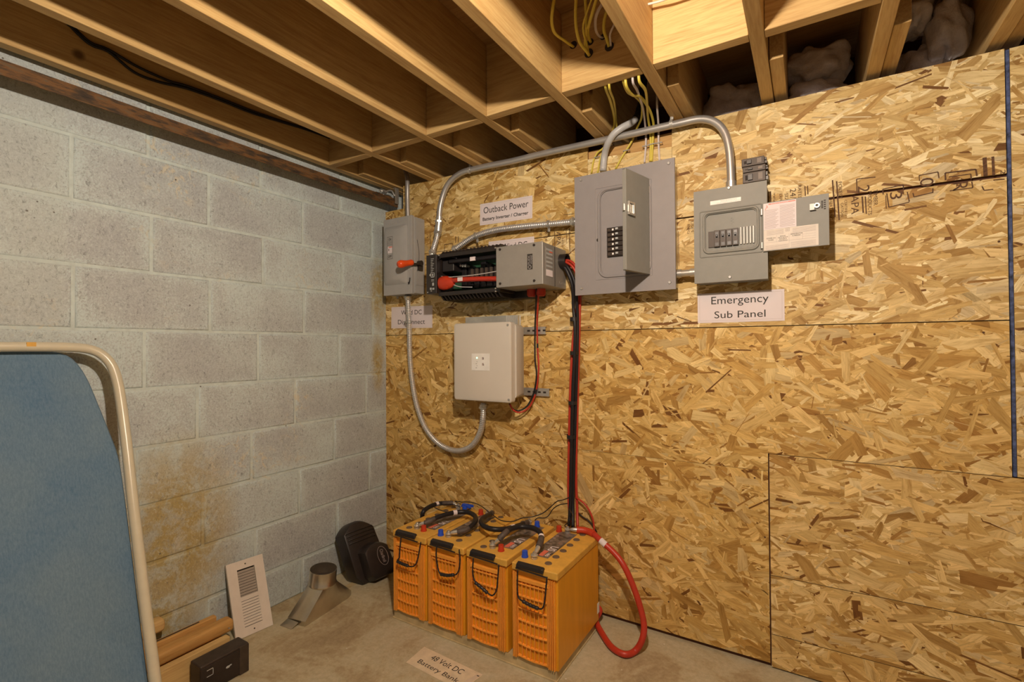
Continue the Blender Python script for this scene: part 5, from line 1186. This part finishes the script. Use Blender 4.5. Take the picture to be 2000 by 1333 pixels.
# ================================================================== DUCT BOOT
t = thing('duct_boot', 'galvanised duct boot with round collar standing on the concrete', 'duct', (0.19, -0.55, 0.0))
b4 = [V((0.160, -0.690, 0.0)), V((0.252, -0.676, 0.0)), V((0.212, -0.408, 0.0)), V((0.124, -0.425, 0.0))]
cc = V((0.186, -0.543, 0.135)); rr = 0.055; n = 32
tilt = V((0.10, 0.02, 1)).normalized()
ta = V((1, 0, -0.10)).normalized(); tb = tilt.cross(ta)
def collar(z, r): return [cc+tilt*z+ta*r*math.cos(2*PI*k/n)+tb*r*math.sin(2*PI*k/n) for k in range(n)]
per = []
top = collar(-0.032, rr)
# match each collar vertex with a point on the rectangle
order = []
def rect_pt(k):
    a = V((top[k].x-cc.x, top[k].y-cc.y)).normalized()
    ce = sum(b4, V((0, 0, 0)))/4; L = (b4[3]-b4[0]).normalized(); W = (b4[1]-b4[0]).normalized()
    dl = (b4[3]-b4[0]).length/2; dw = (b4[1]-b4[0]).length/2
    u = a.x*L.x+a.y*L.y; w_ = a.x*W.x+a.y*W.y
    s_ = min(1/max(abs(u), 1e-6)*1.0, 1/max(abs(w_), 1e-6)*1.0)
    return ce+L*(u*s_*dl)+W*(w_*s_*dw)
base_ring = [rect_pt(k) for k in range(n)]
mb = MB(); mb.rings([[p+V((0, 0, 0.0005)) for p in base_ring], [p+V((0, 0, 0.020)) for p in base_ring], top], cap=False)
mb.build('tapered_body', M['duct'], t, smooth=True, angle=28)
MB().rings([collar(-0.034, rr+0.001), collar(-0.028, rr+0.003), collar(-0.024, rr), collar(0.030, rr), collar(0.030, rr-0.0012), collar(-0.03, rr-0.0012)], cap=False).build('collar', M['duct'], t, smooth=True, angle=60)
MB().rings([collar(-0.015, rr-0.0015), collar(-0.016, 0.0005)], cap=False).build('dark_inner_plate', M['slotdark'], t)  # dark disc paints the shade inside the collar
MB().hexa([b4[0]+V((-0.004, -0.030, 0.0006)), b4[0]+V((0.060, -0.024, 0.0006)), b4[0]+V((0.064, 0.004, 0.014)), b4[0]+V((0, 0, 0.014))], [b4[0]+V((-0.004, -0.030, 0.0022)), b4[0]+V((0.060, -0.024, 0.0022)), b4[0]+V((0.064, 0.004, 0.016)), b4[0]+V((0, 0, 0.016))]).build('bent_tab', M['duct'], t)
MB().box((0.118, -0.428, 0.0006), (0.150, -0.30, 0.002)).build('rear_flange', M['tray'], t)

# ================================================================== FLOOR REGISTER leaning on the wall
t = thing('floor_register', 'cream metal floor register leaning against the block wall', 'vent', (0.09, -0.78, 0.0))
bl_, br_ = V((0.108, -0.868, 0.001)), V((0.127, -0.732, 0.001)); tl_ = on(437, 1107, 0, 0.030); trr = on(514, 1081, 0, 0.020)
ru = (br_-bl_).normalized(); W_ = (br_-bl_).length; uu = ((tl_+trr)/2-(bl_+br_)/2); Hh = uu.length; uu = uu.normalized(); nn = ru.cross(uu).normalized()
if nn.x < 0: nn = -nn
def RP(a, b_, c_=0): return bl_+ru*a+uu*b_+nn*c_
fr = MB()
def rb(a0, a1, b0, b1, c0, c1, mb): mb.hexa([RP(a0, b0, c0), RP(a1, b0, c0), RP(a1, b0, c1), RP(a0, b0, c1)], [RP(a0, b1, c0), RP(a1, b1, c0), RP(a1, b1, c1), RP(a0, b1, c1)]); return mb
rb(0, 0.036, 0, Hh, 0, 0.003, fr); rb(W_-0.036, W_, 0, Hh, 0, 0.003, fr); rb(0.036, W_-0.036, 0, 0.032, 0, 0.003, fr); rb(0.036, W_-0.036, Hh-0.032, Hh, 0, 0.003, fr); rb(0.036, W_-0.036, Hh*0.5-0.004, Hh*0.5+0.004, 0, 0.003, fr)
rb(0, 0.002, 0, Hh, -0.008, 0, fr)
fr.build('frame', M['cream'], t)
for k in range(20):
    b0 = 0.034+k*(Hh-0.070)/20; dark = k >= 10
    mb = MB(); ct = 0.006
    if dark: mb.hexa([RP(0.036, b0, -0.006), RP(W_-0.036, b0, -0.006), RP(W_-0.036, b0, -0.0045), RP(0.036, b0, -0.0045)], [RP(0.036, b0+0.0092, -0.001), RP(W_-0.036, b0+0.0092, -0.001), RP(W_-0.036, b0+0.0092, 0.0005), RP(0.036, b0+0.0092, 0.0005)])
    else: mb.hexa([RP(0.036, b0, 0.0), RP(W_-0.036, b0, 0.0), RP(W_-0.036, b0, 0.0022), RP(0.036, b0, 0.0022)], [RP(0.036, b0+0.0086, 0.0), RP(W_-0.036, b0+0.0086, 0.0), RP(W_-0.036, b0+0.0086, 0.0022), RP(0.036, b0+0.0086, 0.0022)])
    mb.build('slat', M['slat'] if dark else M['cream'], t)
rb(0.034, W_-0.034, 0.030, Hh-0.030, -0.014, -0.012, MB()).build('dark_inner_plate', M['slotdark'], t)
for b_ in (0.016, Hh-0.016): MB().cyl(RP(W_/2, b_, 0.003), RP(W_/2, b_, 0.0034), 0.0028, n=10).build('screw_hole', M['slotdark'], t)

# ================================================================== LOWER LEFT CLUTTER
t = thing('metal_box', 'small dark brown metal case on the floor below the register', 'box', (0.28, -1.01, 0.0))
MB().box((0.246, -1.090, 0.0005), (0.311, -0.934, 0.096)).build('body', plain('case_brown', (0.045, 0.030, 0.022), 0.5, 0.2, 0.3, scale=50), t, bevel=0.005)
MB().box((0.3112, -0.968, 0.001), (0.3150, -0.936, 0.094)).build('end_band', plain('case_band', (0.055, 0.038, 0.028), 0.5, 0.2, 0.3), t, bevel=0.002)
MB().box((0.3112, -1.089, 0.006), (0.3140, -0.9685, 0.088)).build('front_plate', plain('case_front', (0.030, 0.020, 0.016), 0.5, 0.2, 0.3), t, bevel=0.001)
p = V((0.3142, -1.006, 0.052)); MB().ball(p, 0.006, sc3=(0.25, 1.2, 0.7)).ball(p+V((0, 0.008, 0.002)), 0.004, sc3=(0.25, 1.2, 0.6)).build('paint_chip', M['greengrey'], t)
mb = MB(); mb.box((0.3141, -1.072, 0.075), (0.3146, -1.052, 0.077)).box((0.3141, -1.054, 0.055), (0.3146, -1.052, 0.077)).box((0.3141, -1.072, 0.055), (0.3146, -1.052, 0.057)); mb.build('scratch', M['greengrey'], t)
o = MB().box((0.206, -1.75, 0.0005), (0.232, -0.955, 0.101)).build('pine_plank', M['pine'], None, bevel=0.002, base=(0.22, -1.3, 0)); tag(o, 'pale pine plank standing on edge behind the dark case', 'plank')
# rounded slotted rail
t = thing('wooden_rail', 'varnished wooden rail with rounded end and a long slot', 'rail', (0.12, -1.3, 0.0))
def bar_round(y0, y1, x, z, w, h, nm, mat, par, tilt=0.0):
    R = []
    for y, s_ in ((y0, 0.6), (y0+0.006, 0.95), (y0+0.014, 1.0), (y1-0.014, 1.0), (y1-0.006, 0.95), (y1, 0.6)):
        R.append([V((x+a*s_, y, z+(y-y0)*tilt+c_*s_)) for a, c_ in rrect(0, 0, w, h, min(w, h)*0.30, k=4)])
    return MB().rings(R).build(nm, mat, par, smooth=True, angle=50)
bar_round(-1.75, -0.893, 0.122, 0.088, 0.052, 0.044, 'round_rail', M['cedar'], t)
bar_round(-1.75, -0.925, 0.128, 0.036, 0.060, 0.050, 'lower_rail', M['cedar'], t)
ur = MB().box((0.072, -1.75, 0.070), (0.0955, -0.93, 0.122)).build('upper_rail', M['cedar'], t, bevel=0.004)
MB().box((0.080, -1.125, 0.1222), (0.087, -0.985, 0.1226)).build('slot', M['slotdark'], ur)
MB().cyl((0.149, -0.915, 0.085), (0.1505, -0.915, 0.085), 0.003, n=8).build('rivet', M['screw'], t)
MB().box((0.060, -1.76, 0.0005), (0.190, -1.20, 0.011)).build('foot', M['cedar'], t)
t = thing('wooden_block', 'pale wooden block end beside the beige tube above the slotted rail', 'wood', (0.06, -1.2, 0.0))
bar_round(-1.60, -1.082, 0.042, 0.156, 0.050, 0.042, 'round_end', M['pine'], t)
MB().box((0.020, -1.55, 0.0005), (0.055, -1.12, 0.134)).build('support', M['pine'], t, bevel=0.003)

# ================================================================== IRONING BOARD
t = thing('ironing_board', 'blue covered ironing board with beige tube frame leaning on block wall', 'ironing board', (0.4, -1.5, 0.0))
def lean(z): return 0.055+(1.12-z)*0.365
prof = [(-1.535, 1.117), (-1.47, 1.117), (-1.40, 1.114), (-1.358, 1.100), (-1.326, 1.058), (-1.300, 0.99), (-1.282, 0.90), (-1.272, 0.80), (-1.268, 0.68), (-1.266, 0.55), (-1.266, 0.40), (-1.266, 0.25), (-1.266, 0.06)]
Y_C = -1.535
right = []
for (a, bq) in ((0, 686), (60, 685), (100, 687), (130, 694), (152, 711), (172, 742), (192, 789), (215, 846), (232, 893), (243, 960), (252, 1030), (262, 1110), (272, 1190), (282, 1270), (291, 1333)):
    # intersect the photographed outline with the leaning plane x = lean(z)
    z = 0.7
    for _ in range(30): x = lean(z)-0.012; p = on(a, bq, 0, x); z = p.z
    right.append((p.y, p.z))
right = [(p.y, p.z) for p in smooth_path([V((0, a, b_)) for a, b_ in right], 0.02)]
last = right[-1]; right.append((last[0], 0.03))
yc = right[0][0]-0.02
outl = right+[(2*yc-y, z) for y, z in reversed(right)]
mb = MB(); R = []
for off, s_ in ((-0.020, 0.985), (-0.016, 1.0), (-0.004, 1.0), (0.003, 0.985), (0.006, 0.95)):
    zc = 0.6; R.append([V((lean(z)-0.012+off*1.0, yc+(y-yc)*s_, zc+(z-zc)*(1-(1-s_)*0.5))) for y, z in outl])
mb.rings(R); mb.build('padded_cover', M['blue'], t, smooth=True, angle=30)
tp = []
for (a, bq) in ((-40, 678), (0, 678), (70, 678), (140, 679), (176, 683), (200, 694), (218, 714), (229, 745), (237, 790), (248, 875), (260, 985), (272, 1085), (284, 1185), (296, 1275), (302, 1322)):
    z = 0.7
    for _ in range(30): x = lean(z)+0.012; p = on(a, bq, 0, x); z = p.z
    tp.append(p)
d = (tp[-1]-tp[-2]).normalized(); tp.append(tp[-1]+d*((tp[-1].z-0.016)/abs(d.z)) if d.z < 0 else tp[-1])
mir = [V((p.x, 2*(tp[1].y-0.10)-p.y, p.z)) for p in reversed(tp[2:])]
MB().tube(smooth_path(mir+tp[1:], 0.012), 0.0142, n=16).build('tube_frame', M['tube_beige'], t, smooth='all')
p = on(61, 673, 0, tp[2].x+0.012); MB().box(p+V((0.0, -0.010, -0.006)), p+V((0.0025, 0.010, 0.006))).build('orange_sticker', M['orange_lid'], t)

print('objects', len(bpy.data.objects))
